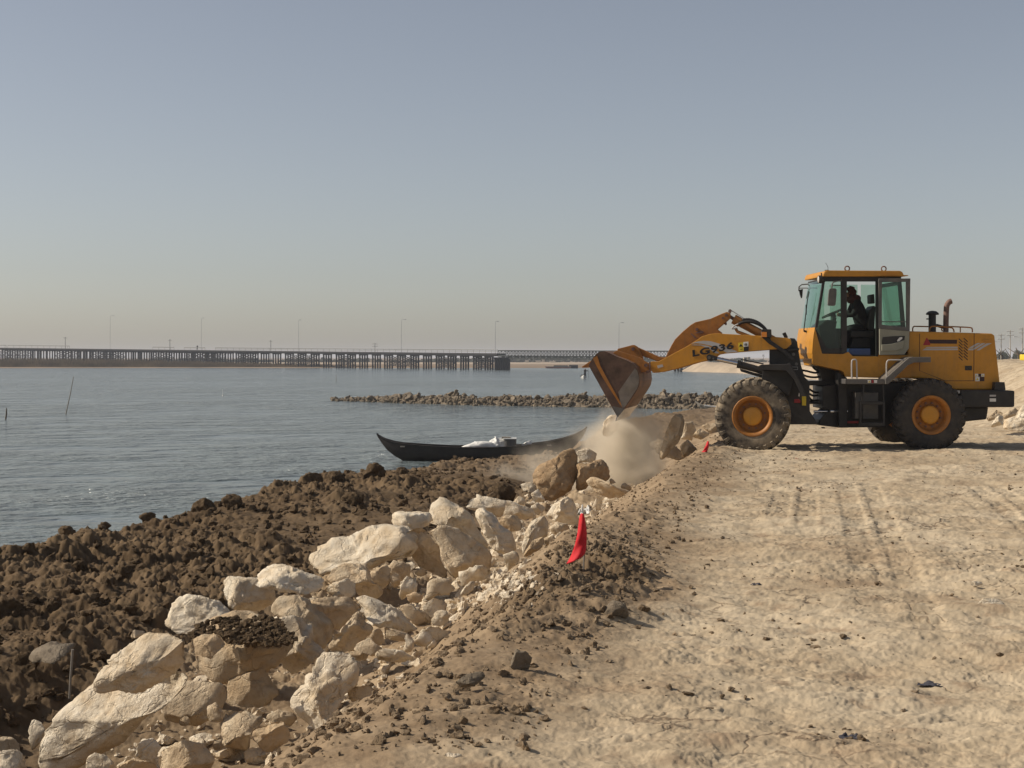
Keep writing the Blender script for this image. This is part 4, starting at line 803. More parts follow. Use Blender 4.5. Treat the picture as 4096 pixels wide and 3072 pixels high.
# hood ------------------------------------------------------------
H0, H1 = .50, 1.80
hd = MB(); RF.prism(hd, 'c2', [(350,585),(1400,614),(1690,624),(1738,652),(1820,1390),(1830,1533),(1080,1533),(900,1392),(520,1345),(150,1345),(330,1000)], H0, H1); hood = hd.build('engine_hood', M['yellow'], LD, bevel=.025)
sm = MB()
for pts in ([(517,625),(525,625),(525,1235),(517,1235)], [(1401,622),(1410,622),(1402,1392),(1393,1392)], [(930,1386),(1395,1386),(1395,1394),(930,1394)], [(520,1228),(528,1228),(940,1388),(930,1394)]): RF.prism(sm, 'c2', pts, H0-.003, H0+.01)
sm.build('panel_seams', M['decal_dark'], hood)
vt = MB()
for row in range(8):
    for col, off in ((0, 0), (1, 0)) if row < 7 else ((0, 0), (1, 0)):
        x0, y0 = 1150+col*82, 703+row*49-col*8
        if row < 7: RF.prism(vt, 'c2', [(x0,y0+9),(x0+11,y0),(x0+72,y0+58),(x0+62,y0+68)], H0-.004, H0+.01)
vt.build('vent_slots', M['ink'], hood)
dc = MB(); RF.prism(dc, 'c2', [(575,812),(632,695),(640,690),(692,780),(692,812)], H0-.004, H0+.01); dc.build('red_emblem', M['decal_red'], hood)
dc = MB(); RF.prism(dc, 'c2', [(660,722),(1128,726),(1125,790),(696,786)], H0-.0035, H0+.01); dc.build('dark_strip', M['decal_dark'], hood)
dc = MB()
for pts in ([(640,842),(1135,838),(1135,860),(610,858)], [(610,866),(1135,868),(1140,893),(565,895)], [(1320,862),(1350,838),(1455,778),(1510,778),(1420,830),(1370,862)], [(1310,870),(1385,868),(1530,780),(1590,780),(1440,870),(1380,897),(1310,895)], [(1440,897),(1500,850),(1610,782),(1690,780),(1560,850),(1490,895)]): RF.prism(dc, 'c2', pts, H0-.003, H0+.01)
dc.build('silver_stripes', M['silver'], hood)
hl = MB(); RF.bx(hl, 'c2', 1258, 1148, 1368, 1220, H0-.01, H0+.02); hl.cyl(RF.p('c2', 1312, 1185, H0-.02), RF.p('c2', 1312, 1185, H0), .018, n=10); hl.build('hood_latch', M['black'], hood)
for cx_, cy_, w_, h_, mt in ((1445,1300,50,46,'white'),(1495,1300,42,46,'decal_dark'),(1545,1300,50,46,'white'),(1458,1362,70,70,'white'),(1533,1362,74,70,'decal_dark')):
    k_ = MB(); RF.bx(k_, 'c2', cx_-w_/2, cy_-h_/2, cx_+w_/2, cy_+h_/2, H0-.004, H0+.01); sk = k_.build('warning_sticker', M[mt], hood)
    if mt == 'white':
        k_ = MB(); RF.prism(k_, 'c2', [(cx_-w_*.28,cy_+h_*.25),(cx_,cy_-h_*.28),(cx_+w_*.28,cy_+h_*.25)], H0-.006, H0); k_.build('warning_triangle', M['sticker'], sk)
k_ = MB(); RF.prism(k_, 'c2', [(1545,730),(1560,722),(1690,724),(1690,738),(1560,742)], H0-.03, H0+.01); k_.build('hood_handle', M['yellow'], hood, bevel=.004)
for w_, pts in ((1.7, ((408,590),(408,545),(425,512),(470,508),(660,512))), (.62, ((682,590),(682,560),(700,520),(760,507),(1000,525),(1060,545),(1080,600))), (1.68, ((890,590),(880,540),(960,512),(1180,518),(1340,528),(1372,550),(1375,605)))):
    ra = MB(); ra.tube(spline([RF.p('c2', x, y, w_) for x, y in pts], 4), .013, 7)
    if w_ == 1.68: ra.tube([RF.p('c2', 1180, y, w_) for y in (520,605)], .011, 6)
    ra.build('hood_rail', M['orange'], LD)
ex = MB(); ex.tube(spline([RF.p('c2', x, y, 1.15) for x, y in ((945,600),(948,400),(955,225),(965,165),(1000,115),(1035,100))], 6), .052, 16); ex.build('exhaust_pipe', M['rust'], LD)
ai = MB(); b0, b1 = RF.p('c2', 725, 605, 1.15), RF.p('c2', 725, 315, 1.15); ai.cyl(b0, b1, .070, n=20); ai.lathe(RF.p('c2', 728, 318, 1.15), (0,0,1), [(-.005,.10),(.0,.122),(.03,.115),(.065,.07),(.075,0)], 24); ai.tube([RF.p('c2', 790, 490, 1.15), RF.p('c2', 930, 530, 1.15)], .03, 8); ai.cyl(RF.p('c2',630,388,1.15), RF.p('c2',680,388,1.15), .012, n=6)
ai.build('air_intake', M['black'], LD)
# counterweight and chassis
cw = MB(); RF.prism(cw, 'c7', [(1190,325),(1440,325),(1985,330),(2065,335),(2062,600),(1980,604),(1448,604),(1190,606)], .30, 2.0); RF.prism(cw, 'c7', [(1100,600),(1640,600),(1610,800),(1270,835),(1100,835)], .6, 1.7); cwt = cw.build('counterweight', M['black'], LD, bevel=.03)
for y0, y1 in ((402,430), (460,512)):
    k_ = MB(); RF.bx(k_, 'c7', 1658, y0, 1758, y1, .292, .31); k_.build('rating_plate', M['white'] if y0 > 440 else M['silver'], cwt)
k_ = MB(); RF.prism(k_, 'c7', [(1742,198),(1900,196),(1918,325),(1735,325)], 1.85, 2.0); RF.prism(k_, 'c7', [(1742,198),(1900,196),(1918,325),(1735,325)], .33, .48); k_.build('rear_lamp', M['black'], LD, bevel=.01)
k_ = MB(); RF.bx(k_, 'c7', 1125, 332, 1172, 378, .295, .32); k_.build('small_plate', M['silver'], cwt)
ch = MB(); RF.prism(ch, 'c3', [(530,545),(750,520),(900,500),(1480,500),(1900,480),(2600,480),(2600,900),(1700,1000),(1480,1165),(780,1172),(480,1135),(490,1050),(540,985),(640,900),(530,880)], .75, 1.55)
RF.prism(ch, 'c3', [(370,215),(800,310),(900,520),(530,560),(520,440),(480,300)], 1.0, 1.3)
RF.bx(ch, 'c3', 330, 465, 900, 535, .95, 1.35); RF.bx(ch, 'c3', 480, 1060, 900, 1130, .9, 1.4); RF.bx(ch, 'c3', 330, 790, 800, 815, 1.0, 1.3); RF.prism(ch, 'c3', [(760,330),(900,420),(905,1165),(780,1165)], .55, .75)
RF.bx(ch, 'c3', 525, 1165, 570, 1183, .8, .9)
ch.build('rear_chassis', M['black'], LD, bevel=.012)
k_ = MB(); k_.cyl(RF.p('c3', 395, 928, .8), RF.p('c3', 700, 925, .8), .022, n=10); k_.cyl(RF.p('c3', 640, 925, .8), RF.p('c3', 900, 925, .8), .055, n=12); k_.build('steering_cylinder', M['chrome'], LD)
for pts in ([(190,300),(300,320),(420,345),(520,315)], [(200,360),(300,400),(420,412),(550,390)], [(330,590),(420,640),(540,620)], [(320,700),(380,760),(540,745)], [(330,660),(400,690),(540,660)], [(330,770),(420,795),(560,770)], [(380,250),(430,300),(500,320)], [(900,960),(950,920),(1020,915)]):
    hs = MB(); hs.tube(spline([RF.p('c3', x, y, .85+.0006*x) for x, y in pts], 5), .020, 7); hs.build('hydraulic_hose', M['black'], LD)
k_ = MB(); RF.bx(k_, 'c3', 870, 1072, 1090, 1105, .70, .74); k_.build('red_bar', M['decal_red'], LD)
# platform, steps, fender
pf = MB(); RF.prism(pf, 'c3', [(890,438),(1480,438),(1480,515),(890,515)], .06, .5); plat = pf.build('platform', M['grey'], LD, bevel=.012)
for x0, x1, mt in ((1210,1258,'white'),(1268,1298,'decal_red'),(1306,1352,'white')):
    k_ = MB(); RF.bx(k_, 'c3', x0, 453, x1, 497, .055, .07); k_.build('warning_sticker', M[mt], plat)
k_ = MB(); RF.prism(k_, 'c3', [(1218,490),(1234,460),(1250,490)], .052, .06); k_.build('warning_triangle', M['sticker'], plat)
fd = MB(); RF.prism(fd, 'c3', [(1480,430),(1500,410),(1790,150),(1830,118),(1890,103),('c2',430,1008),('c2',705,1004),('c2',705,1090),('c2',430,1096),('c2',330,1140),(1780,270),(1520,515),(1480,515)], .0, .5); fd.build('rear_fender', M['grey'], LD, bevel=.01)
tr_ = MB(); RF.prism(tr_, 'c3', [(1395,432),(1620,215),(1680,205),(1500,415)], .50, .54); tr_.build('fender_tread', M['grey'], LD)
rl = MB(); rl.tube(spline([RF.p('c3', x, y, .12) for x, y in ((970,430),(968,200),(985,150),(1030,150),(1042,200),(1048,430))], 5), .014, 7); rl.build('grab_rail', M['silver'], LD); rl = MB(); rl.tube(spline([RF.p('c3', x, y, .1) for x, y in ((1495,415),(1493,220),(1510,165),(1560,150),(1790,152))], 5), .013, 7); rl.build('grab_rail', M['silver'], LD)
sp = MB(); RF.prism(sp, 'c3', [(1022,640),(1140,640),(1140,860),(1110,910),(1022,905)], .5, .75); RF.bx(sp, 'c3', 1140, 640, 1370, 1040, .45, .8); RF.bx(sp, 'c3', 1020, 900, 1130, 1035, .5, .8); sp.build('battery_box', M['grey'], LD, bevel=.012)
sl = MB(); RF.bx(sl, 'c3', 1085, 770, 1120, 1150, .08, .14); RF.bx(sl, 'c3', 1440, 780, 1472, 1150, .08, .14); RF.bx(sl, 'c3', 1120, 775, 1440, 825, .08, .30); RF.bx(sl, 'c3', 1120, 1095, 1440, 1152, .08, .32); RF.prism(sl, 'c3', [(1120,770),(1145,770),(1165,515),(1140,515)], .10, .14); RF.prism(sl, 'c3', [(1440,780),(1465,780),(1455,515),(1432,515)], .10, .14); sl.build('step', M['black'], LD, bevel=.008)

# front frame, boom, bucket --------------------------------------
fk = MB(); FF_.prism(fk, 'c4', [(1490,790),(1730,770),(1740,680),(1770,625),(1830,600),(1890,607),(1930,660),(1945,760),(1990,1030),(2050,1220),(2130,1300),('c6',1735,440),('c6',1740,860),('c6',1880,1070),('c6',1300,1070),('c6',1060,850),('c6',1000,380),(1490,1010)], .66, .82)
FF_.prism(fk, 'c4', [(1490,790),(1730,770),(1740,680),(1770,625),(1830,600),(1890,607),(1930,660),(1945,760),(1990,1030),(2050,1220),(2130,1300),('c6',1735,440),('c6',1740,860),('c6',1880,1070),('c6',1300,1070),('c6',1060,850),('c6',1000,380),(1490,1010)], 1.48, 1.64)
FF_.prism(fk, 'c6', [(1060,400),(1735,440),(1740,860),(1870,1065),(1310,1065),(1080,850)], .82, 1.48); FF_.prism(fk, 'c4', [(1640,830),(1900,830),(1980,1100),(1600,1100)], .82, 1.48)
fkb = fk.build('front_frame', M['black'], LD, bevel=.012)
k_ = MB(); k_.cyl(FF_.p('c4', 1690, 802, .60), FF_.p('c4', 1960, 775, .60), .025, n=8); FF_.prism(k_, 'c4', [(1690,800),(1900,766),(1960,770),(1965,790),(1700,812)], .56, .66); k_.build('frame_bracket', M['black'], fkb)
for x, y in ((1830,660),(1795,732),(1872,858),(1918,1012),(1800,1015)): k_ = MB(); k_.cyl(FF_.p('c4', x, y, .63), FF_.p('c4', x, y, .66), .030, n=10); k_.build('pin_cap', M['grey'], fkb)
k_ = MB(); FF_.bx(k_, 'c4', 1832, 1055, 1940, 1060, .65, .67); FF_.bx(k_, 'c4', 1832, 1098, 1940, 1103, .65, .67); FF_.bx(k_, 'c4', 1935, 1060, 1940, 1098, .65, .67); k_.build('frame_plate', M['silver'], fkb)
k_ = MB(); FF_.bx(k_, 'c6', 1610, 605, 1678, 755, .60, .67); k_.build('yellow_plate', M['sticker'], fkb); k_ = MB(); FF_.prism(k_, 'c6', [(1480,655),(1560,650),(1585,680),(1580,712),(1482,710)], .56, .67); k_.build('red_lamp', M['decal_red'], fkb)
armp = [('c5',1450,430),('c5',1500,398),('c5',1640,392),('c5',1760,330),(0,832),(170,742),(330,642),(430,572),(560,535),(690,525),(800,536),(1180,555),(1500,576),(1780,600),(1830,620),(1840,700),(1760,768),(1490,786),(1100,815),(760,845),(665,862),(600,915),(480,962),(360,985),(200,1032),(0,1090),('c5',1640,602),('c5',1530,606),('c5',1498,560),('c5',1452,500)]
ar = []
for w_ in (.55, 1.66):
    a = MB(); FF_.prism(a, 'c4', [p for p in armp], .55, .64)
    if w_ > 1: a.v = [q+FF_.N*1.11 for q in a.v]
    ar.append(a.build('boom_arm', M['yellow'], LD, bevel=.008))
a = MB(); FF_.prism(a, 'c4', [(560,640),(760,640),(760,800),(560,800)], .64, 1.66); a.build('boom_crossbeam', M['yellow'], LD, bevel=.02)
sw_ = MB(); FF_.prism(sw_, 'c4', [(250,690),(330,660),(440,645),(560,650),(700,690),(800,740),(930,790),(990,815),(820,835),(700,770),(560,720),(420,690),(330,682)], .546, .552); FF_.prism(sw_, 'c4', [(245,712),(330,700),(430,725),(540,770),(640,840),(700,842),(620,775),(520,725),(400,702)], .546, .552); sw_.build('silver_swoosh', M['silver'], ar[0])
for x0, x1, y0, y1, mt in ((998,1078,672,742,'sticker'),(1003,1086,742,812,'sticker'),(1078,1160,660,738,'white'),(1088,1165,738,806,'ink')):
    k_ = MB(); FF_.prism(k_, 'c4', [(x0,y0+4),(x1,y0-4),(x1,y1-4),(x0,y1+2)], .546, .552); st_ = k_.build('warning_sticker', M[mt], ar[0])
k_ = MB(); FF_.prism(k_, 'c4', [(1010,735),(1040,690),(1070,733)], .543, .548); FF_.prism(k_, 'c4', [(1030,778),(1070,768),(1070,776),(1032,785)], .543, .548); q = FF_.p('c4', 1118, 705, .544); k_.tube([q+(FF_.U*math.cos(t)+Vector((0,0,math.sin(t))))*.022 for t in [2*math.pi*i/14 for i in range(15)]], .004, 5); k_.cyl(FF_.p('c4',1100,705,.545), FF_.p('c4',1135,705,.545), .006, n=6); k_.build('warning_symbols', M['ink'], ar[0])
k_ = MB(); FF_.prism(k_, 'c5', [(1605,470),(1705,450),(1720,492),(1620,522)], .546, .552); k_.build('paint_patch', M['silver'], ar[0])
def text(fr, s_, crop, x0, y0, x1, y1, h_px, w_, mat, parent, name, bold=.035, sx=1.15):
    cu = bpy.data.curves.new('lettering', 'FONT'); cu.body = s_; cu.size = 1.0; cu.extrude = .01; cu.offset = bold; cu.space_character = 1.08; cu.resolution_u = 6
    to = bpy.data.objects.new('lettering', cu); C.objects.link(to); dg = bpy.context.evaluated_depsgraph_get(); me = bpy.data.meshes.new_from_object(to.evaluated_get(dg)); bpy.data.objects.remove(to)
    co = np.array([v.co[:] for v in me.vertices]); a, b = fr.p(crop, x0, y0, w_), fr.p(crop, x1, y1, w_); top = fr.p(crop, x0, y0-h_px, w_); Hh = (top-a).length; d = (b-a)
    xm, ym = co[:,0], co[:,1]; fx = (xm-xm.min())/(xm.max()-xm.min()); fy = (ym-0)/.72
    dn = d.normalized(); upv = Vector((0,0,1))*math.cos(R(2))-fr.U*math.sin(R(4))
    off = parent_loc(parent)
    for i, v in enumerate(me.vertices): v.co = a+d*float(fx[i])+upv*Hh*float(fy[i])-fr.N*(.004 if co[i,2] > 0 else -.003)-off
    me.materials.append(M[mat]); o = bpy.data.objects.new(name, me); C.objects.link(o); o.parent = parent; return o
text(FF_, 'LG936', 'c4', 280, 893, 930, 762, 100, .545, 'ink', ar[0], 'lettering')
rk = MB(); FF_.prism(rk, 'c4', [(-158,915),(-60,722),(0,620),(120,500),(250,392),(320,350),(560,295),(740,215),(820,186),(868,205),(880,250),(872,285),(842,315),(670,462),(745,520),(500,640),(200,790),(0,905)], 1.03, 1.27); rkb = rk.build('bellcrank', M['orange'], LD, bevel=.01)
for x, y, r_ in ((345,465,.030),(812,240,.028),(415,503,.025),(755,285,.022)): k_ = MB(); k_.cyl(FF_.p('c4', x, y, 1.0), FF_.p('c4', x, y, 1.3), r_, n=14); k_.build('pivot_pin', M['rust'], rkb)
k_ = MB(); FF_.prism(k_, 'c4', [(310,525),(440,530),(455,495),(400,480)], 1.015, 1.03); FF_.prism(k_, 'c4', [(245,530),(262,525),(340,600),(318,608)], 1.02, 1.03); FF_.prism(k_, 'c4', [(838,185),(850,150),(880,145),(895,170),(870,215)], 1.08, 1.22); FF_.prism(k_, 'c4', [(765,370),(810,345),(818,380),(800,400)], 1.08, 1.2); k_.build('pin_bracket', M['rust'], rkb)
lk = MB(); FF_.prism(lk, 'c5', [(1130,110),(1240,130),(1640,308),(1770,322),(1830,380),(1770,402),(1600,388),(1330,292),(1130,220)], 1.08, 1.22); lk.build('tilt_link', M['orange'], LD, bevel=.01)
tc = MB(); tc.cyl(FF_.p('c4', 868, 262, 1.15), FF_.p('c4', 960, 320, 1.15), .032, n=14); tcr = tc.build('tilt_rod', M['rust'], LD)
tc = MB(); tc.cyl(FF_.p('c4', 945, 312, 1.15), FF_.p('c4', 1560, 640, 1.15), .078, n=20); tc.cyl(FF_.p('c4', 925, 300, 1.15), FF_.p('c4', 1030, 357, 1.15), .092, n=20); tc.tube([FF_.p('c4', x, y, 1.02) for x, y in ((960,450),(985,500),(1250,600))], .03, 8); tc.build('tilt_cylinder', M['orange'], LD)
hz = MB()
for k, pts in enumerate(([(1000,385),(1080,350),(1200,345),(1300,375),(1380,420),(1440,480),(1500,560)], [(1070,312),(1180,310),(1290,345),(1370,400),(1430,460),(1480,540)])):
    q = spline([FF_.p('c4', x, y, 1.0+.1*k) for x, y in pts], 9); hz = MB(); hz.tube(q, .024, 8, wob=.28); hz.build('tilt_hose', M['black'], LD)
k_ = MB(); k_.tube(spline([FF_.p('c4', x, y, 1.0) for x, y in ((1010,378),(960,395),(915,430),(905,455),(985,440))], 5), .013, 7); k_.tube([FF_.p('c4', 890, 165, 1.1), FF_.p('c4', 1160, 335, 1.1)], .008, 6); k_.build('tilt_pipe', M['silver'], LD)
lc = MB(); lc.cyl(FF_.p('c4', 640, 925, .47), FF_.p('c4', 1040, 1012, .47), .040, n=14); lc.build('lift_rod', M['chrome'], LD)
lc = MB(); lc.cyl(FF_.p('c4', 990, 1012, .47), FF_.p('c4', 1560, 1165, .47), .064, n=20); lc.cyl(FF_.p('c4', 985, 1010, .47), FF_.p('c4', 1030, 1020, .47), .074, n=20); FF_.prism(lc, 'c4', [(495,900),(510,868),(545,858),(665,895),(670,950),(560,965),(510,955)], .42, .54); lc.tube([FF_.p('c4', x, y, .44) for x, y in ((1040,940),(1080,945),(1400,1010))], .013, 6); lc.tube([FF_.p('c4', x, y, .44) for x, y in ((1100,1130),(1390,1180))], .012, 6); FF_.prism(lc, 'c4', [(1020,1080),(1400,1190),(1400,1240),(1040,1130)], .46, .56)
lc.build('lift_cylinder', M['black'], LD, bevel=.004)
k_ = MB(); k_.cyl(FF_.p('c4', 538, 910, .40), FF_.p('c4', 538, 910, .6), .03, n=12); k_.cyl(FF_.p('c4', 605, 925, .405), FF_.p('c4', 605, 925, .43), .018, n=10); k_.build('lift_pin', M['grey'], LD)
ff = MB(); FF_.prism(ff, 'c6', [(868,112),(925,78),(1390,66),(1440,105),(1560,320),(1685,600),(1615,605),(1480,330),(1345,178),(990,165),(955,170)], .02, .50); FF_.prism(ff, 'c6', [(960,168),(1340,178),(1480,335),(1400,600),(1100,400),(940,330)], .40, .56); ff.build('front_fender', M['black'], LD, bevel=.012)
k_ = MB(); FF_.prism(k_, 'c6', [(1545,600),(1560,540),(1575,570),(1570,605)], .2, .22); k_.build('fender_clip', M['silver'], LD)
for w_ in (.36, 1.9):
    if w_ < 1:
        h = MB(); FF_.prism(h, 'c4', [(1365,470),(1385,460),(1520,462),(1525,590),(1365,592)], w_, w_+.22); hl_ = h.build('headlight', M['black'], LD, bevel=.012)
        h = MB(); FF_.prism(h, 'c4', [(1366,505),(1450,505),(1450,585),(1366,585)], w_-.004, w_+.02); h.build('indicator_lens', M['amber'], hl_)
        h = MB(); FF_.prism(h, 'c4', [(1362,500),(1370,500),(1370,588),(1362,588)], w_+.03, w_+.2); h.build('lens', M['lamp'], hl_)
        h = MB(); FF_.prism(h, 'c4', [(1375,592),(1500,592),(1520,640),(1770,810),(1900,950),(1850,960),(1700,830),(1480,690)], w_+.06, w_+.14); h.build('headlight_bracket', M['black'], LD, bevel=.012)
    else:
        h = MB(); FF_.prism(h, 'c4', [(1690,530),(1745,505),(1785,585),(1730,600)], w_, w_+.2); FF_.prism(h, 'c4', [(1740,590),(1780,585),(1800,700),(1770,700)], w_-.3, w_+.08); h.build('headlight', M['black'], LD, bevel=.01)
# bucket
B0, B1 = -.10, 2.40
out_ = [(395,375),(480,262),(560,212),(620,205),(690,222),(850,300),(1020,362),(1150,425),(1225,500),(1272,620),(1285,760),(1262,870),(1180,1010),(1005,1262),(880,1425)]
inn = [(420,395),(500,290),(565,245),(615,236),(680,252),(840,330),(1005,392),(1130,455),(1198,522),(1240,630),(1252,755),(1230,855),(1150,992),(975,1240),(872,1385)]
bk = MB(); a0 = [FF_.p('c5', x, y, B0) for x, y in out_]; a1 = [FF_.p('c5', x, y, B0) for x, y in inn]; n_ = len(a0); D = FF_.N*(B1-B0)
vs = a0+a1+[q+D for q in a0]+[q+D for q in a1]; fs = []
for i in range(n_-1):
    fs += [(i, i+1, 2*n_+i+1, 2*n_+i), (n_+i, 3*n_+i, 3*n_+i+1, n_+i+1), (i, n_+i, n_+i+1, i+1), (2*n_+i, 2*n_+i+1, 3*n_+i+1, 3*n_+i)]
fs += [(0, 2*n_, 3*n_, n_), (n_-1, 2*n_-1, 4*n_-1, 3*n_-1)]; bk.add(vs, fs)
M['bucket'] = mat_simple('worn_bucket_steel', (.085,.048,.034), .6, .25, var=.55, scale=5, dust=.35, dustcol=(.2,.13,.08), bump=.3)
M['bucket_back'] = mat_simple('rusty_bucket_shell', (.17,.075,.035), .65, .1, var=.5, scale=3.2, dust=.35, dustcol=(.33,.2,.11), bump=.2)
bucket = bk.build('bucket', M['bucket_back'], LD)
side = [(395,375),(345,470),(760,1215),(876,1420),(1005,1262),(1180,1010),(1262,870),(1285,760),(1272,620),(1225,500),(1150,425),(1020,362),(850,300),(690,222),(620,205),(560,212),(480,262)]
for w_ in (B0-.02, B1):
    s_ = MB(); FF_.prism(s_, 'c5', side, B0, B0+.02); s_.v = [q+FF_.N*(w_-B0) for q in s_.v]; sp_ = s_.build('side_plate', M['bucket'], bucket)
    if w_ < 0:
        s_ = MB(); FF_.prism(s_, 'c5', [(1195,525),(1240,570),(1270,690),(1268,790),(1240,890),(1010,1240),(965,1252),(930,1150),(890,960),(1000,800)], B0-.03, B0-.018); s_.build('wear_plate', mat_simple('scuffed_steel', (.165,.145,.125), .55, .3, var=.3, scale=6, dust=.3), sp_)
        s_ = MB(); FF_.prism(s_, 'c5', [(420,335),(500,290),(560,480),(760,850),(930,1150),(960,1240),(905,1170),(720,880),(600,690),(470,440)], B0-.028, B0-.018); s_.build('paint_band', M['orange'], sp_)
        s_ = MB(); FF_.prism(s_, 'c5', [(778,1222),(985,1262),(1000,1275),(890,1412),(876,1420)], B0-.032, B0-.018); s_.build('corner_plate', M['grey'], sp_)
ed = MB(); FF_.prism(ed, 'c5', [(985,1262),(1003,1275),(868,1445),(845,1500),(838,1490),(862,1400)], B0-.02, B1+.02); ed.build('cutting_edge', M['chrome'], bucket)
sg = MB(); FF_.prism(sg, 'c5', [(400,372),(425,385),(345,480),(228,515),(215,495)], .45, 1.9); sg.build('spill_guard', M['orange'], bucket, bevel=.006)
for w_ in (.2, .75, 1.3, 1.85):
    s_ = MB(); FF_.prism(s_, 'c5', [(1290,640),(1305,770),(1280,885),(1195,1025),(1020,1272),(1000,1262),(1180,1005),(1262,870),(1284,760),(1272,640)], w_, w_+.14); s_.build('wear_strip', M['bucket'], bucket)
for w_, w2 in ((.45,.54),(.65,.72),(1.56,1.65),(1.75,1.84)):
    s_ = MB(); FF_.prism(s_, 'c5', [(790,240),(860,192),(1300,330),(1400,400),(1452,425),(1500,560),(1470,605),(1380,590),(1290,600),(1220,430),(1010,345)], w_, w2); s_.build('hinge_ear', M['orange'], bucket, bevel=.006)
for w_ in (1.0, 1.22):
    s_ = MB(); FF_.prism(s_, 'c5', [(880,160),(920,152),(1150,92),(1190,92),(1245,125),(1310,250),(1350,330),(1360,430),(1220,430),(850,300)], w_, w_+.07); s_.build('link_ear', M['orange'], bucket, bevel=.006)
s_ = MB(); 
for x, y in ((1160,165),(1400,468)): s_.cyl(FF_.p('c5', x, y, .42 if x > 1200 else .97), FF_.p('c5', x, y, 1.86 if x > 1200 else 1.32), .035, n=14)
FF_.bx(s_, 'c5', 1455, 410, 1480, 600, .43, .5); s_.cyl(FF_.p('c5',1430,585,.42), FF_.p('c5',1430,585,.5), .03); s_.build('bucket_pins', M['rust'], bucket)

# ------------------------------------------------------------------ people grown from joints
def figure(name, joints, bones, mats, pick, parent=None, sub=2):
    """one continuous body: joints {key: (pos, radius)}, bones [(a, b)], pick(pos) -> material slot"""
    keys = list(joints); me = bpy.data.meshes.new(name)
    me.from_pydata([tuple(joints[k][0]) for k in keys], [(keys.index(a), keys.index(b)) for a, b in bones], [])
    o = bpy.data.objects.new('tmp', me); C.objects.link(o); sk = o.modifiers.new('s', 'SKIN'); sk.use_smooth_shade = True
    for i, k in enumerate(keys):
        r_ = joints[k][1]; me.skin_vertices[0].data[i].radius = r_ if isinstance(r_, tuple) else (r_, r_); me.skin_vertices[0].data[i].use_root = (i == 0)
    sb = o.modifiers.new('b', 'SUBSURF'); sb.levels = sub; sb.render_levels = sub
    dg = bpy.context.evaluated_depsgraph_get(); dg.update(); m2 = bpy.data.meshes.new_from_object(o.evaluated_get(dg)); bpy.data.objects.remove(o)
    m2.name = name; m2.materials.clear()
    for m in mats: m2.materials.append(M[m])
    for p in m2.polygons: p.material_index = pick(p.center); p.use_smooth = True
    r_ = bpy.data.objects.new(name, m2); C.objects.link(r_); r_.parent = parent; return r_
def driver():
    w_ = 1.15; q = lambda x, y, dw=0: RF.p('c1', x, y, w_)+RF.N*dw
    base = q(1180, 1120); root = base.copy()
    J = {'pel': (q(1200,1080), .15), 'belly': (q(1180,960), .145), 'chest': (q(1130,800), .16), 'neckb': (q(1085,660), .085), 'neck': (q(1050,610), .06), 'head': (q(1005,540), .092), 'crown': (q(985,500), .085), 'nose': (q(945,565), .028)}
    B = [('pel','belly'),('belly','chest'),('chest','neckb'),('neckb','neck'),('neck','head'),('head','crown'),('head','nose')]
    for sg_ in (-1, 1):
        t = 'n' if sg_ < 0 else 'f'
        J.update({'sh'+t: (q(1105,700,.17*sg_), .085), 'el'+t: (q(1010,900,.22*sg_), .055), 'wr'+t: (q(880,880,.15*sg_), .035), 'ha'+t: (q(845,865,.14*sg_), .036), 'hip'+t: (q(1190,1090,.10*sg_), .10), 'kn'+t: (q(965,1110,.13*sg_), .075), 'an'+t: (q(880,1380,.13*sg_), .05), 'toe'+t: (q(815,1425,.14*sg_), .04)})
        B += [('chest','sh'+t),('sh'+t,'el'+t),('el'+t,'wr'+t),('wr'+t,'ha'+t),('pel','hip'+t),('hip'+t,'kn'+t),('kn'+t,'an'+t),('an'+t,'toe'+t)]
        for i in range(4):
            J['f%s%d' % (t, i)] = (q(832-4*(i % 2), 850+12*i, .14*sg_), .010); J['g%s%d' % (t, i)] = (q(838, 875+10*i, .12*sg_), .009); B += [('ha'+t, 'f%s%d' % (t, i)), ('f%s%d' % (t, i), 'g%s%d' % (t, i))]
        J['th'+t] = (q(855, 850, .10*sg_), .011); B.append(('ha'+t, 'th'+t))
    J = {k: (a-root, b) for k, (a, b) in J.items()}
    zz = J['neck'][0].z; hx = J['hanN'][0].x if 'hanN' in J else J['han'][0].x; pz = J['pel'][0].z
    pick = lambda c: 2 if (c.z > zz-.03 or c.x < hx+.035 and c.z > pz) else (1 if c.z < pz-.02 else 0)
    o = figure('person', J, B, ['jacket','trouser','skin'], pick); o.location = root
    props(o, 'driver in dark jacket and brown head scarf leaning forward in the loader cab', 'person')
    sc = MB(); c0 = q(1005,528)
    V0, F0 = ico(3); V = V0*np.array([.112,.105,.125]); V = V[:]; V[:,0] += .012; V = V+.012*np.sin(V0[:,[2,0,1]]*9); m = (V0[:,0] > -.55) | (V0[:,2] > .35)
    keep = m[F0].all(1); o2 = np_obj('head_scarf', V+np.array(c0-root), F0[keep], M['scarf'], o)
    V = V0*np.array([.13,.15,.10]); V = V+.012*np.sin(V0[:,[1,2,0]]*11); np_obj('scarf_fold', V+np.array(q(1065,630)-root), F0, M['scarf'], o)
driver()
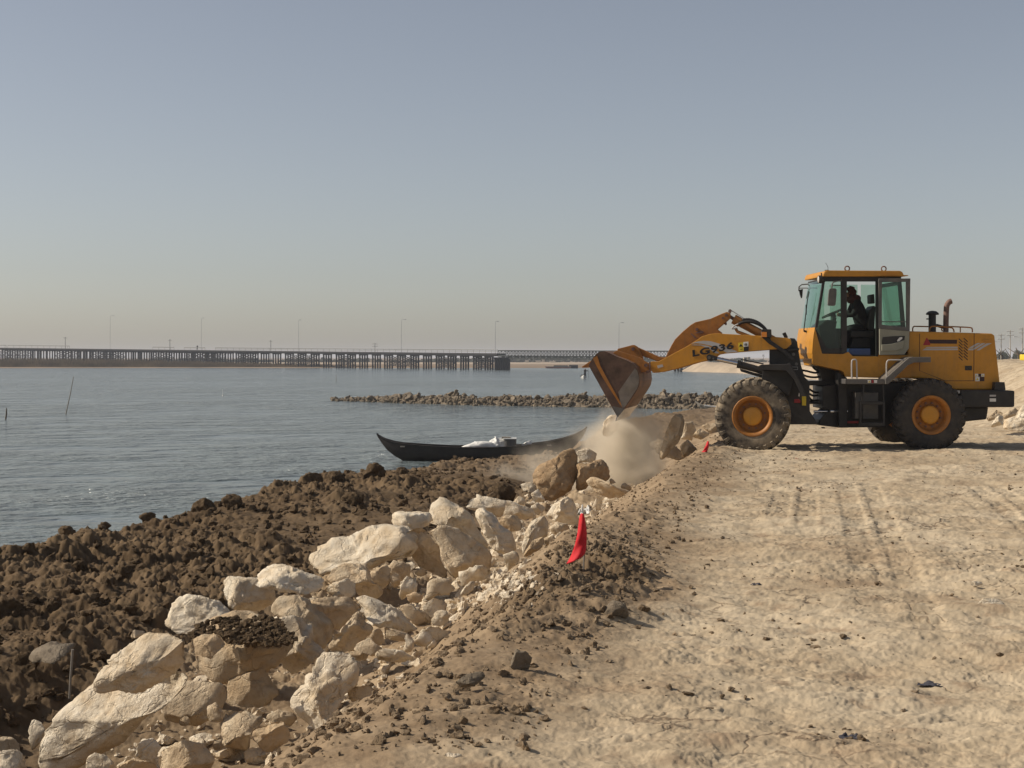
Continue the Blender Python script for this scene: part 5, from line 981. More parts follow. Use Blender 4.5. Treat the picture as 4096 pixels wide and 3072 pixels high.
# ------------------------------------------------------------------ spit of broken clay out in the water
SPX, SPY = [725,760,800,850,880,905,940,985,1020,1060,1100,1150,1200,1250,1300,1350,1400,1430,1500,1545,1650,1800], [866,860,859,852,847,855,854,843,854,857,851,856,853,847,851,848,847,840,846,848,850,853]
def spit_line(v): # v = view x of the photo; returns centre line point and crest height
    Y = np.interp(v, [725,1000,1545,1800], [121.5,111,101,97])+.5; x = (v*1.8517-CX)/F*Y
    zt = EYE-(np.interp(v, SPX, SPY)*1.8517-HY)/F*Y; return x, Y, zt
def spit():
    vs = np.linspace(718, 1830, 420); n = 15; V = []
    for i, v in enumerate(vs):
        x, Y, zt = spit_line(v); hgt = (zt-WATER)*.66*sstep(718, 745, v)
        for j in range(n):
            d = (j/(n-1)*2-1); yy = Y+d*1.9+.2; V.append((x+.1*math.sin(i*3.1+j), yy, WATER-.3+(hgt+.3)*max(0, 1-abs(d)**1.6)))
    V = np.array(V); V[:,2] += domes(V[:,0], V[:,1], .7, 300, .8)*.5*(V[:,2] > WATER)
    idx = np.arange(len(vs)*n).reshape(len(vs), n); Fq = np.stack([idx[:-1,:-1], idx[1:,:-1], idx[1:,1:], idx[:-1,1:]], -1).reshape(-1, 4)
    o = np_obj('clay_spit', V, Fq, M['clay'], smooth=False); props(o, kind='structure')
    r = np.random.default_rng(5); V0, F0 = ico(3); pr = []
    for k in range(10):
        q = rough_rock(V0*np.array([1, .8, .75]), 400+k, 12, .09, False); pr.append(np_mesh('clay_block', q, F0)); pr[-1].materials.append(M['clay'])
    for i in range(230):
        v = r.uniform(722, 1700); x, Y, zt = spit_line(v); f = r.uniform(-1, 1)**1; hh = (zt-WATER)
        f = -abs(f) if r.uniform() < .75 else f
        yy = Y+f*1.7; z = WATER+.05+hh*.78*max(0, 1-abs(f)**1.5); s_ = .14+.36*r.uniform()**2.2
        if f > -.3: z = min(z, zt-.55*s_)
        o = bpy.data.objects.new('clay_block', pr[i % 10]); C.objects.link(o); o.location = (x+r.normal()*.1, yy, z)
        o.rotation_euler = (r.uniform(-.5,.5), r.uniform(-.5,.5), r.uniform(0, 6.28)); o.scale = (s_*r.uniform(.9,1.5), s_, s_*r.uniform(.7,1.2))
        props(o, 'grey brown block of clay piled in the spit across the water', 'clay block', 'clay blocks of the spit')
    for v, top, wd in ((985,842,16),(905,848,13),(1105,850,16),(1060,856,9),(1262,846,18),(1432,838,11),(1500,846,10),(868,848,18),(1000,853,14),(735,862,9),(1160,852,14),(1330,849,15),(1385,846,13)):
        x, Y, zt = spit_line(v); k = 1.8517/F*Y; z1 = EYE-(top*1.8517-HY)/F*Y; s_ = wd*k*.62
        o = bpy.data.objects.new('clay_block', pr[(v//7) % 10]); C.objects.link(o); o.location = (x, Y-.5, z1-s_*.55); o.scale = (s_, s_, s_*.85); o.rotation_euler = (0, .2*math.sin(v), v)
        props(o, 'grey brown block of clay piled in the spit across the water', 'clay block', 'clay blocks of the spit')
    VV, FF = [], []; V0, F0 = ico(1)
    for i in range(900):
        v = r.uniform(722, 1750); x, Y, zt = spit_line(v); f = -abs(r.normal()*.55); z = WATER+.02+(zt-WATER)*.75*max(0, 1-abs(f)**1.5); s_ = r.uniform(.05, .16)
        VV.append(V0*s_*r.uniform(.7, 1.4, 3)+np.array([x, Y+f*1.8, z])); FF.append(F0+len(V0)*i)
    o = np_obj('spit_rubble', np.concatenate(VV), np.concatenate(FF), M['clay'], smooth=False); props(o, 'small rubble of clay between the blocks of the spit', 'rubble', kind='stuff')
spit()

# ------------------------------------------------------------------ the long dark boat and its load
def hull_boat(name, st, Y, hb, mat, label, cat, thick=.035, yaw=0.0, names=('hull','gunwale')):
    P_ = []
    for x, s_, k_ in st:
        a = at(*cp('b7', x, s_), Y); b = at(*cp('b7', x, k_), Y); P_.append((a.x, a.z, min(b.z, a.z-.01)))
    n = len(P_); L0, L1 = P_[0][0], P_[-1][0]; rt = empty(name, ((L0+L1)/2, Y, WATER), label, cat); sec = [(-1,1),(-.97,.6),(-.86,.3),(-.55,.06),(0,0),(.55,.06),(.86,.3),(.97,.6),(1,1)]
    mb = MB(); out_, inn = [], []
    for x, zs, zk in P_:
        t = (x-L0)/(L1-L0); b = hb*max(.03, math.sin(math.pi*t))**.62; h = zs-zk; yy = math.tan(R(yaw))*(x-(L0+L1)/2)
        for a, f in sec: out_.append(Vector((x, Y+yy+a*b, zk+f*h)))
        for a, f in sec: inn.append(Vector((x, Y+yy+a*max(b-thick, .004), zk+thick+f*max(h-thick, .004))))
    m = len(sec)
    for lst in (out_, inn): mb.add(lst, [(i*m+j, (i+1)*m+j, (i+1)*m+j+1, i*m+j+1) for i in range(n-1) for j in range(m-1)], True)
    for e in (0, (n-1)*m): mb.add(out_[e:e+m], [tuple(range(m))])
    mb.build(names[0], mat, rt)
    for j in (0, m-1): 
        g = MB(); g.tube([out_[i*m+j]+Vector((0, 0, .012)) for i in range(n)], .026, 6); g.build(names[1], mat, rt)
    for t in (.3, .5, .7):
        i = min(n-1, max(0, int(t*n))); x, zs, zk = P_[i]; g = MB(); yy = math.tan(R(yaw))*(x-(L0+L1)/2); g.box((x, Y+yy, zs-.07), (.14, hb*1.7, .03)); g.build('thwart', M['wood_grey'], rt)
    return rt
BY = 51.1
hull_boat('long_canoe', [(218,72,78),(228,82,100),(260,103,150),(300,120,200),(360,138,248),(430,150,288),(600,164,296),(800,175,300),(1000,180,300),(1200,177,300),(1400,166,298),(1600,140,280),(1720,112,235),(1800,85,180),(1860,55,118),(1890,35,70),(1906,18,28)], BY, .52, M['wood_dark'], 'long slender dark wooden boat with upswept ends moored at the muddy bank', 'boat', yaw=1.5)
def blob(name, crop, pts, mat, label, cat, Y, T, seed, amp=.05, nf=3, group=None):
    o = rock('blob'+name+str(seed), crop, pts, label, name, cat, mat, Y=Y, T=T, amp=amp, nf=nf, seed=seed, group=group); return o
blob('sack', 'b7', [(880,175),(940,158),(1010,135),(1080,128),(1150,135),(1190,160),(1180,195),(900,195)], 'white', 'flat white plastic sheet and sacks heaped in the middle of the long boat', 'sack', BY-.15, .6, 31, .09, 4)
blob('sack', 'b7', [(1120,130),(1150,112),(1210,105),(1255,112),(1265,170),(1180,195),(1130,180)], 'white', 'white plastic wrapped bundle leaning on the crate in the long boat', 'sack', BY-.1, .5, 32, .10, 4)
m = MB(); a, b = at(*cp('b7', 1255, 110), BY), at(*cp('b7', 1338, 200), BY); m.box(((a.x+b.x)/2, BY, (a.z+b.z)/2), (b.x-a.x, .5, a.z-b.z)); bx_ = m.build('crate', M['grey'], None, bevel=.02); props(bx_, 'grey crate standing among the white sacks in the long boat', 'crate')
m = MB(); m.box(((a.x+b.x)/2-.04, BY, a.z+.008), (b.x-a.x+.10, .56, .03)); q = m.build('crate_lid', M['white'], None, bevel=.01); q.parent = bx_
m = MB(); a, b = at(*cp('b7', 1208, 95), BY), at(*cp('b7', 1280, 106), BY); m.box(((a.x+b.x)/2+.05, BY, (a.z+b.z)/2), (b.x-a.x, .3, a.z-b.z)); q = m.build('small_box', M['wood_grey'], None, bevel=.006); props(q, 'small flat brown box on top of the wrapped load in the long boat', 'box')
blob('plastic_bag', 'b7', [(1375,160),(1400,145),(1430,130),(1455,126),(1462,150),(1440,168),(1390,172)], 'white', 'small white plastic bag at the right end of the boat load', 'bag', BY-.2, .2, 33, .10, 4)
# grey skiff by the spit, partly behind the front wheel
CR['k8'] = CR['c8']
def skiff():
    Y = 94.0; st = [(398,1198,1204),(430,1222,1250),(480,1250,1310),(545,1275,1375),(700,1300,1400),(900,1318,1405),(1150,1315,1400),(1300,1290,1370)]
    save = CR['b7']; CR['b7'] = CR['c8']; r_ = hull_boat('small_boat', st, Y, .55, M['wood_grey'], 'weathered grey boat by the spit with its stern behind the front wheel', 'boat'); CR['b7'] = save
    m = MB(); m.tube([at(*cp('c8', x, y), Y-.56) for x, y in ((580,1278),(700,1297),(900,1312))], .05, 6); m.build('white_rail', M['white'], r_)
skiff()
# far boatman
def boatman():
    Y = 243.0; k = Y/F; base = at(*cp('q6', 1322, 748), Y); base.z = WATER
    rt = empty('small_boat', base, 'tiny white tipped boat far out on the water carrying a standing man', 'boat'); m = MB(); n = 9; vs = []
    for i in range(n):
        t = i/(n-1); yy = base.y-2.2+4.4*t; b = .42*max(.05, math.sin(math.pi*t))**.6; up = .35*abs(2*t-1)**2.4
        for a, f in ((-1,1),(-.7,.2),(0,0),(.7,.2),(1,1)): vs.append((base.x-.25+a*b, yy, WATER-.08+f*.38+up*f))
    m.add(vs, [(i*5+j, (i+1)*5+j, (i+1)*5+j+1, i*5+j+1) for i in range(n-1) for j in range(4)], True); m.build('hull', M['white'], rt)
    m = MB(); m.tube([Vector(vs[i*5])+Vector((0,0,.02)) for i in range(n)], .04, 5); m.build('gunwale', M['black'], rt)
    m = MB(); m.tube([Vector(vs[i*5+4])+Vector((0,0,.02)) for i in range(n)], .04, 5); m.build('gunwale', M['black'], rt)
    b = Vector((base.x+.02, base.y, WATER+.02)); q = lambda x, z, y=0: Vector((x, y, z))
    J = {'pel': (q(0,.78), .15), 'chest': (q(.02,1.15), .17), 'neck': (q(.03,1.36), .06), 'head': (q(.04,1.5), .10)}; B = [('pel','chest'),('chest','neck'),('neck','head')]
    for s_, t in ((-1,'a'),(1,'b')):
        J.update({'sh'+t: (q(.02+.15*s_,1.28), .07), 'el'+t: (q(.28,1.12,.12*s_), .05), 'ha'+t: (q(.46,1.22+.04*s_,.06*s_), .045), 'hip'+t: (q(.08*s_,.72), .12), 'kn'+t: (q(.10*s_,.4,.05*s_), .11), 'an'+t: (q(.11*s_,.06), .09)})
        B += [('chest','sh'+t),('sh'+t,'el'+t),('el'+t,'ha'+t),('pel','hip'+t),('hip'+t,'kn'+t),('kn'+t,'an'+t)]
    o = figure('person', J, B, ['jacket','skin','white'], lambda c: 2 if c.z > 1.5 else (1 if c.z > 1.40 else 0), sub=1); o.location = b
    props(o, 'man in dark clothes and a white headcloth standing in the tiny far boat', 'person')
    m = MB(); m.tube([b+Vector((.48, -.05, 1.5)), b+Vector((.62, .2, -.5))], .025, 5); p_ = m.build('punt_pole', M['wood_grey'], None); props(p_, 'thin pole held by the man in the tiny far boat', 'pole')
boatman()
# stakes and float
for nm, a, b, r_, lab in (('stake', (592,576), (529,880), .035, 'long thin stake leaning to the right out of the water'), ('stake', (52,828), (46,918), .05, 'short dark stake in the water near the left edge of the picture')):
    u0, v0 = cp('l3', *b); Y = (EYE-WATER)*F/(v0-HY); m = MB(); p0, p1 = at(u0, v0, Y), at(*cp('l3', *a), Y); m.tube([p0-(p1-p0)*.15, p0, p0.lerp(p1, .5)+Vector((.02,0,0)), p1], [r_, r_*.9, r_*.8, r_*.5], 7); o = m.build(nm, M['wood_grey' if a[0] > 500 else 'bark'], None); props(o, lab, 'stake', 'stakes in the water')
u0, v0 = cp('m4', 508, 455); Y = (EYE-WATER)*F/(v0-HY); m = MB(); m.tube([at(u0, v0+4, Y), at(u0, v0-28, Y)], .03, 5); o = m.build('stake', M['wood_grey'], None); props(o, 'faint thin upright stake far out above the tip of the spit', 'stake', 'stakes in the water')
u0, v0 = cp('l3', 1792, 732); Y = (EYE-WATER)*F/(v0-HY); p = at(u0, v0, Y); m = MB(); m.lathe(p, (0,0,1), [(-.08,.03),(0,.07),(.05,.06),(.08,.02)], 12); m.tube([p, p+Vector((-.03,0,.55))], .014, 5); o = m.build('marker_float', M['white'], None); props(o, 'tiny white float with a thin stick on the open water at left', 'float')

# ------------------------------------------------------------------ water birds
def goose(u, v, Y, L, flip, lab, head):
    b = at(u, v, Y); b.z = WATER; q = lambda x, z, y=0: Vector((x*flip*L, y*L, z*L))
    J = {'body': (q(0,.20), .17*L), 'breast': (q(-.26,.20), .15*L), 'rump': (q(.26,.22), .11*L), 'tail': (q(.50,.30), .035*L), 'neck1': (q(-.34,.34), .075*L), 'neck2': (q(-.30 if not head else -.22,.52), .055*L), 'head': (q(-.30 if not head else -.12,.62), .075*L), 'bill': (q(-.46 if not head else .06,.58), .03*L)}
    B = [('body','breast'),('body','rump'),('rump','tail'),('breast','neck1'),('neck1','neck2'),('neck2','head'),('head','bill')]
    o = figure('goose', J, B, ['feather','feather_dark'], lambda c: 1 if head and c.z > .40*L else 0, sub=2); o.location = b; props(o, lab, 'bird', 'geese at the water edge')
    for s_ in (-1, 1):
        V0, F0 = ico(2); V = V0*np.array([.30*L, .05*L, .12*L]); V[:,0] += .06*L*flip; V[:,1] += .15*L*s_; V[:,2] += .26*L; V[:,2] += .12*(V[:,0]*flip); np_obj('wing', V, F0, M['feather'], o)
goose(*cp('c8', 485, 1520), 86.5, .62, 1, 'white goose with a dark head swimming by the muddy shore', True)
goose(*cp('c8', 748, 1520), 86.0, .60, 1, 'white bird half hidden by the front tyre of the loader', False)

# ------------------------------------------------------------------ far shore, sand bank, reeds
def sheet(name, rows, mat, kind='structure'):
    nr, nc = len(rows), len(rows[0]); V = np.array([p for r_ in rows for p in r_], float); idx = np.arange(nr*nc).reshape(nr, nc)
    Fq = np.stack([idx[:-1,:-1], idx[:-1,1:], idx[1:,1:], idx[1:,:-1]], -1).reshape(-1, 4); o = np_obj(name, V, Fq, mat); return props(o, kind=kind)
xs = np.linspace(-900, 260, 240); yf = 482+9*fbm2(xs*.012, xs*0, 3, 201)
sheet('far_shore', [[(x, y, WATER-.2) for x, y in zip(xs, yf)], [(x, y+2, WATER+.25) for x, y in zip(xs, yf)], [(x*1.2, y+90, WATER+.4) for x, y in zip(xs, yf)], [(x*1.5, y+330, WATER+.6) for x, y in zip(xs, yf)], [(x*8, 8500, WATER+.6) for x in xs]], M['flat'])
xs = np.linspace(-1200, 600, 200); sheet('pale_shore', [[(x, 640+5*math.sin(x*.02), -1.19) for x in xs], [(x, 700, -1.05) for x in xs], [(x, 800, -1.0) for x in xs]], M['sand'])
sheet('dry_plain', [[(44,147,-1.9),(80,120,-1.2),(160,100,-1.0),(900,60,-1.0)], [(60,190,-1.0),(120,180,-.8),(300,170,-.8),(1500,160,-.8)], [(2650,8500,-.8),(4000,8500,-.8),(6000,8500,-.8),(9000,8500,-.8)]], M['sand'])
def sandbank():
    us = np.linspace(2680, 3700, 160); n = 22; rows = [[] for _ in range(n)]
    for u in us:
        Yf = (EYE-WATER)*F/(np.interp(u, [2680,2710,2950,3300,3700], [1484,1486,1492,1522,1535])-HY); top = np.interp(u, [2680,2720,2752,2797,2823,2845,2905,2960,3050,3210,3400,3700], [1487,1480,1462,1443,1441,1445,1448,1452,1454,1456,1456,1460]); Yc = Yf+16; zc = EYE-(top-HY)/F*Yc
        for j in range(n):
            t = j/(n-1); Y = Yf-1+34*t; h = (zc-WATER)*math.sin(min(1, t*2.1)*math.pi/2)**.9 if t < .5 else (zc-WATER)*(1-(t-.5)*1.6); x = (u-CX)/F*Y
            rows[j].append((x, Y, WATER-.12+h+.12*float(fbm2(np.array([x*.3]), np.array([Y*.3]), 3, 210)[0])*(t > .02)))
    sheet('sand_bank', rows, M['sand'])
    r = np.random.default_rng(9); V0, F0 = ico(2); ms = []
    for k in range(6): ms.append(np_mesh('concrete_block', rough_rock(V0*np.array([1,.8,.45]), 600+k, 12, .03, False), F0)); ms[-1].materials.append(M['lime'])
    for x, y, w_ in ((735,442,26),(665,488,24),(710,525,32),(795,562,34),(820,492,24),(870,465,22),(905,515,22),(965,555,20),(1050,540,24),(1045,585,36),(1020,590,20),(1140,510,34),(1165,535,28),(965,452,18),(900,480,16)):
        u, v = cp('c8', x, y); top, Yf = np.interp(u, [2797,2845,2905,2960,3050], [1443,1445,1448,1452,1454]), (EYE-WATER)*F/(np.interp(u, [2680,2950,3300], [1484,1492,1522])-HY)
        t = np.clip((1492-v)/(1492-top), 0, 1); Y = Yf+.2+14*t*t*.6; k = Y/F*CR['c8'][2]; o = bpy.data.objects.new('concrete_block', ms[int(x) % 6]); C.objects.link(o); p = at(u, v, Y); o.location = p; o.scale = (w_*k*.75, w_*k*.6, w_*k*.6); o.rotation_euler = (0, .1, x)
        props(o, 'pale block scattered on the slope of the sand bank behind the boom', 'block', 'pale blocks on the sand bank')
    Y = 345.0; m = MB(); a, b = at(*cp('c8', 1338, 335), Y), at(*cp('c8', 1412, 425), Y); m.box(((a.x+b.x)/2, Y, (a.z+b.z)/2), (b.x-a.x, 1.0, a.z-b.z)); hut = m.build('hut', M['wall'], None, bevel=.03); props(hut, 'small concrete hut on the sand bank seen under the loader boom', 'hut')
    m = MB(); a, b = at(*cp('c8', 1412, 330), Y), at(*cp('c8', 1460, 430), Y); m.box(((a.x+b.x)/2, Y-.1, (a.z+b.z)/2), (b.x-a.x, 1.1, a.z-b.z)); q = m.build('side_block', M['wall'], None, bevel=.02); q.parent = hut
    m = MB(); a, b = at(*cp('c8', 1357, 358), Y-.5), at(*cp('c8', 1395, 400), Y-.5); m.box(((a.x+b.x)/2, Y-.5, (a.z+b.z)/2), (b.x-a.x, .05, a.z-b.z)); q = m.build('doorway', M['ink'], None); q.parent = hut
    for x, y0, y1 in ((112,520,640),(128,545,640),(430,400,450),(390,430,470)):
        Y = 352.0; m = MB(); m.tube([at(*cp('c8', x, y0), Y), at(*cp('c8', x, y1), Y)], .16, 6); o = m.build('old_pile', M['pile'], None); props(o, 'dark stump of a pile standing at the left end of the sand bank', 'pile', 'pile stumps by the sand bank')
sandbank()
def reeds():
    r = np.random.default_rng(17); V, Fc = [], []
    for i in range(15000):
        u = r.uniform(-500, 1500)*1.0; dens = np.interp(u, [-500,1000,1250,1500], [1,1,.55,.1])
        if r.uniform() > dens: continue
        d = r.uniform()**1.6; Y = 484+d*46; x = (u-CX)/F*Y; h = np.interp(u, [-500,500,1000,1300,1500], [3.1,2.5,1.5,.9,.5])*r.uniform(.55, 1.15)*(.5+.5*min(1, d*4)); w_ = r.uniform(.10, .28); z = WATER+.12; lean = r.normal()*.25; b = len(V)
        V += [(x-w_, Y, z), (x+w_, Y+.1, z), (x+lean, Y, z+h)]; Fc.append((b, b+1, b+2))
    o = np_obj('reed_bed', V, Fc, M['reed'], smooth=False); props(o, 'brown reeds along the far bank in front of the trestle bridge', 'reeds', kind='stuff')
reeds()
def treeline():
    r = np.random.default_rng(23); VV, FF, n = [], [], 0; V0, F0 = ico(1)
    for i in range(2600):
        u = r.uniform(-600, 3400); Y = r.uniform(800, 900); hmax = 1.3+.9*float(vn2(np.array([u*.012]), np.array([3.0]), 77)[0])+.6*float(vn2(np.array([u*.06]), np.array([9.0]), 78)[0])
        if hmax < .5: continue
        x = (u-CX)/F*Y; s_ = r.uniform(.5, 1.1); z = -1.1+r.uniform(0, 1)*max(.2, hmax)+.2; VV.append(V0*s_*np.array([r.uniform(.8,1.9), 1, .7])*(1+.25*r.normal(size=(len(V0),1)))+np.array([x, Y, z])); FF.append(F0+len(V0)*n); n += 1
    o = np_obj('far_treeline', np.concatenate(VV), np.concatenate(FF), M['far_leaf'], smooth=False); props(o, 'hazy belt of trees along the far shore behind the bridge', 'trees', kind='stuff')
treeline()
def house(u0, u1, v0, v1, Y, lab):
    a, b = at(u0, v0, Y), at(u1, v1, Y); rt = empty('house', ((a.x+b.x)/2, Y, b.z), lab, 'house', 'small houses on the far shore'); m = MB(); m.box(((a.x+b.x)/2, Y, (a.z+b.z)/2), (b.x-a.x, 2.5, a.z-b.z)); m.build('wall', M['wall'], rt); m = MB(); m.box(((a.x+b.x)/2, Y, a.z+.06), (b.x-a.x+.3, 2.8, .12)); m.build('roof', M['white'], rt)
for u0, u1, v0, lab in ((2102,2114,1441,'tiny white house on the far shore nearest the bridge pier'),(2143,2162,1443,'second tiny pale house from the bridge pier on the far shore'),(2168,2178,1438,'tiny tall pale house below the truss on the far shore'),(2200,2221,1445,'longest tiny pale house above the barge on the far shore'),(1480,1500,1440,'tiny house seen between the piles left of the bridge middle'),(1385,1398,1441,'tiny pale house behind the palms left of the tall piles')):
    house(u0, u1, v0, v0+9, 780.0, lab)
def palm(u, vt, vb, Y, lab, group=None):
    t, b = at(u, vt, Y), at(u, vb, Y); L = (t.z-b.z); rt = empty('palm_tree', b, lab, 'palm tree', group); m = MB(); m.tube([b-Vector((0,0,.5)), b.lerp(t, .5)+Vector((.03*L,0,0)), t], [L*.04, L*.03, L*.025], 7); m.build('trunk', M['bark'], rt); c = MB()
    for i in range(22):
        an = i*2.4; el = .9-1.5*(i/22); d = Vector((math.cos(an)*math.cos(el), math.sin(an)*math.cos(el), math.sin(el))); tip = t+d*L*.33-Vector((0,0,L*.07)); mid = t+d*L*.2; s_ = Vector((-math.sin(an), math.cos(an), 0))*L*.035
        c.add([t, mid+s_, tip, mid-s_], [(0,1,2,3)])
    c.build('crown', M['far_leaf'], rt)
palm(3053, 1422, 1446, 780, 'lone palm tree on the far shore seen under the boom')
m = MB(); Y = 470.0
a, b = at(*cp('q6', 480, 440), Y), at(*cp('q6', 1000, 520), Y); barge = empty('barge', ((a.x+b.x)/2, Y, WATER), 'rusty flat barge lying at the far shore left of the bucket', 'barge')
m.hexa([(a.x, Y-2, WATER-.1), (b.x, Y-2, WATER-.1), (b.x, Y+2, WATER-.1), (a.x, Y+2, WATER-.1), (a.x-.6, Y-2, a.z-.45), (b.x+.3, Y-2, a.z-.5), (b.x+.3, Y+2, a.z-.5), (a.x-.6, Y+2, a.z-.45)]); m.build('hull', M['brick_red'], barge)
m = MB(); m.box(((a.x+b.x)/2, Y-2.02, WATER+.5), (b.x-a.x, .1, .12)); m.build('rubbing_strake', M['wall'], barge); m = MB(); m.box(((a.x*.4+b.x*.6), Y, a.z-.3), ((b.x-a.x)*.6, 2.6, .3)); m.build('deck_load', M['pile'], barge)
m = MB(); a2, b2 = at(*cp('q6', 970, 438), Y), at(*cp('q6', 1168, 515), Y); m.cyl((a2.x, Y-1, (a2.z+b2.z)/2), (b2.x, Y-1, (a2.z+b2.z)/2), (a2.z-b2.z)/2, n=14); m.build('tank', M['pile'], barge)

# ------------------------------------------------------------------ trestle bridge and truss span
def bridge():
    us, Ys = [-700,0,1100,2005,2760], [650,600,500,398,366]; vt = [1384,1391,1404,1413.5,1417]
    def pt(u, dv=0): Y = float(np.interp(u, us, Ys)); return at(u, float(np.interp(u, us, vt))+dv, Y)
    ndir = Vector((.47, .88, 0)); Wd = 3.9
    rt = empty('trestle_bridge', (pt(1000).x, pt(1000).y, WATER), 'long dark trestle bridge on many piles crossing the far water', 'bridge')
    def strip(mb, u0, u1, d0, d1, n0, n1, step=60):
        uu = np.arange(u0, u1, step).tolist()+[u1]
        for a, b in zip(uu[:-1], uu[1:]):
            A, B = pt(a), pt(b); o0, o1 = ndir*n0, ndir*n1
            z0, z1 = Vector((0,0,d0)), Vector((0,0,d1)); mb.hexa([A+o0+z0, B+o0+z0, B+o1+z0, A+o1+z0, A+o0+z1, B+o0+z1, B+o1+z1, A+o1+z1])
    m = MB(); strip(m, -700, 1990, -.40, 0, -.3, Wd+.3); strip(m, -700, 1990, -.75, -.25, 0, .35); strip(m, -700, 1990, -.75, -.25, Wd-.35, Wd); m.build('deck', M['deck'], rt)
    for u0, u1, h in ((-700,25,.95),(31,278,.95),(611,696,.85),(737,820,.8),(862,1990,.85)):
        m = MB(); uu = np.arange(u0, u1, 24).tolist()+[u1]; m.tube([pt(u)+Vector((0,0,h)) for u in uu], .11, 5)
        if u0 > 800: m.tube([pt(u)+Vector((0,0,h*.5)) for u in uu], .05, 5)
        for u in uu: m.tube([pt(u), pt(u)+Vector((0,0,h))], .05, 4)
        m.build('railing', M['rail'], rt)
    L3 = [20,80,140,205,260,310,380,440,510,580,630,680,730,790,840,890,950,1015,1070,1120,1160,1215,1275,1340,1400,1445,1500,1550,1610,1660,1710,1750,1815,1900,1955,2015]; bl = {(20,80),(80,140),(140,205),(440,510),(510,580),(730,790),(790,840),(840,890),(890,950),(1215,1275),(1275,1340),(1500,1550),(1550,1610),(1610,1660),(1660,1710),(1710,1750),(1900,1955),(1955,2015)}
    M4 = [67,137,210,285,363,435,510,577,648,724,795,872,950,1025,1100,1170,1244,1320,1388]; bm4 = {(210,285),(285,363),(510,577),(795,872),(872,950),(1100,1170),(1320,1388)}
    bents = [(-40*k, True) for k in range(1, 17)]+[(cp('l3', x, 0)[0], any(x == p[0] for p in bl), ) for x in L3]+[(cp('m4', x, 0)[0], any(x == p[0] for p in bm4)) for x in M4]
    bents.sort()
    for i, (u, br) in enumerate(bents):
        c = pt(u); m = MB(); m.hexa([c+ndir*a+Vector((s_, 0, z)) for z in (-1.05, -.75) for s_, a in ((-.2,-.2),(.2,-.2),(.2,Wd+.2),(-.2,Wd+.2))])
        for k in range(4):
            p = c+ndir*(Wd*k/3)+Vector((0,0,-1.0)); m.cyl((p.x, p.y, WATER-.5), p, .25, .23, n=7)
        if br and i+1 < len(bents):
            d = pt(bents[i+1][0])
            for k in (0, 1.5, 3):
                o = ndir*(Wd*k/3)
                for z0, z1 in ((-1.1, -2.7), (-2.7, -4.0)):
                    if c.z+z1 < WATER: z1 = WATER+.2-c.z
                    m.tube([c+o+Vector((0,0,z0)), d+o+Vector((0,0,z1))], .09, 4); m.tube([c+o+Vector((0,0,z1)), d+o+Vector((0,0,z0))], .09, 4)
                m.tube([c+o+Vector((0,0,-2.7)), d+o+Vector((0,0,-2.7))], .09, 4)
        m.build('pile_bent', M['pile'], rt)
    # pier
    Y = 398.0; a, b = at(cp('m4', 1447, 0)[0], cp('m4', 0, 318)[1], Y), at(cp('m4', 1530, 0)[0], cp('m4', 0, 388)[1], Y); m = MB(); m.box(((a.x+b.x)/2, Y+2, (a.z+WATER-.5)/2), (b.x-a.x, 6, a.z-WATER+.5)); 
    for k in range(7): m.cyl((a.x+(b.x-a.x)*k/6, Y-1.1, WATER-.5), (a.x+(b.x-a.x)*k/6, Y-1.1, a.z+.05), .22, n=8)
    m.box(((a.x+b.x)/2, Y+2, a.z+.2), (b.x-a.x+.8, 6.8, .4)); m.build('pier', M['pile'], rt)
    # truss span
    tr = empty('truss_bridge', (pt(2300).x, pt(2300).y, WATER), 'steel lattice truss span joining the right end of the trestle bridge', 'bridge')
    uu = np.linspace(1993, 2760, 60); bot, mid, top = -1.30, -.62, .68
    for nd, nm in ((0, 'near'), (Wd, 'far')):
        m = MB(); o = ndir*nd
        for h, r_ in ((bot, .13), (mid, .15), (top, .15)): m.tube([pt(u)+o+Vector((0,0,h)) for u in uu], r_, 5)
        m.build('chord', M['truss'], tr)
        for i, (u0, u1) in enumerate(zip(uu[:-1], uu[1:])):
            m = MB(); A, B = pt(u0)+o, pt(u1)+o; v = lambda q, z: q+Vector((0,0,z)); m.tube([v(A,bot), v(A,top)], .075, 4)
            for z0, z1 in ((mid, top),): m.tube([v(A,z0), v(B,z1)], .055, 4); m.tube([v(A,z1), v(B,z0)], .055, 4)
            if i % 2: m.hexa([v(A,bot)+ndir*.02, v(B,bot)+ndir*.02, v(B,bot)+ndir*.2, v(A,bot)+ndir*.2, v(A,mid)+ndir*.02, v(B,mid)+ndir*.02, v(B,mid)+ndir*.2, v(A,mid)+ndir*.2])
            else: m.tube([v(A,bot), v(B,mid)], .06, 4); m.tube([v(A,mid), v(B,bot)], .06, 4)
            if nd == 0: m.build('lattice_panel', M['truss'], tr)
            else: m.build('lattice_panel', M['truss'], tr)
    m = MB(); strip(m, 1993, 2760, -.66, -.5, .1, Wd-.1); m.build('deck', M['deck'], tr)
    for u in (2360, 2700):
        c = pt(u); m = MB(); 
        for k in range(3): m.cyl((c.x+ndir.x*Wd*k/2, c.y+ndir.y*Wd*k/2, WATER-.5), (c.x+ndir.x*Wd*k/2, c.y+ndir.y*Wd*k/2, c.z-1.3), .3, n=8)
        m.hexa([c+ndir*a_+Vector((s_, 0, z)) for z in (-1.7, -1.4) for s_, a_ in ((-.35,-.2),(.35,-.2),(.35,Wd+.2),(-.35,Wd+.2))])
        if u > 2500: m.build('pier', M['pile'], tr)
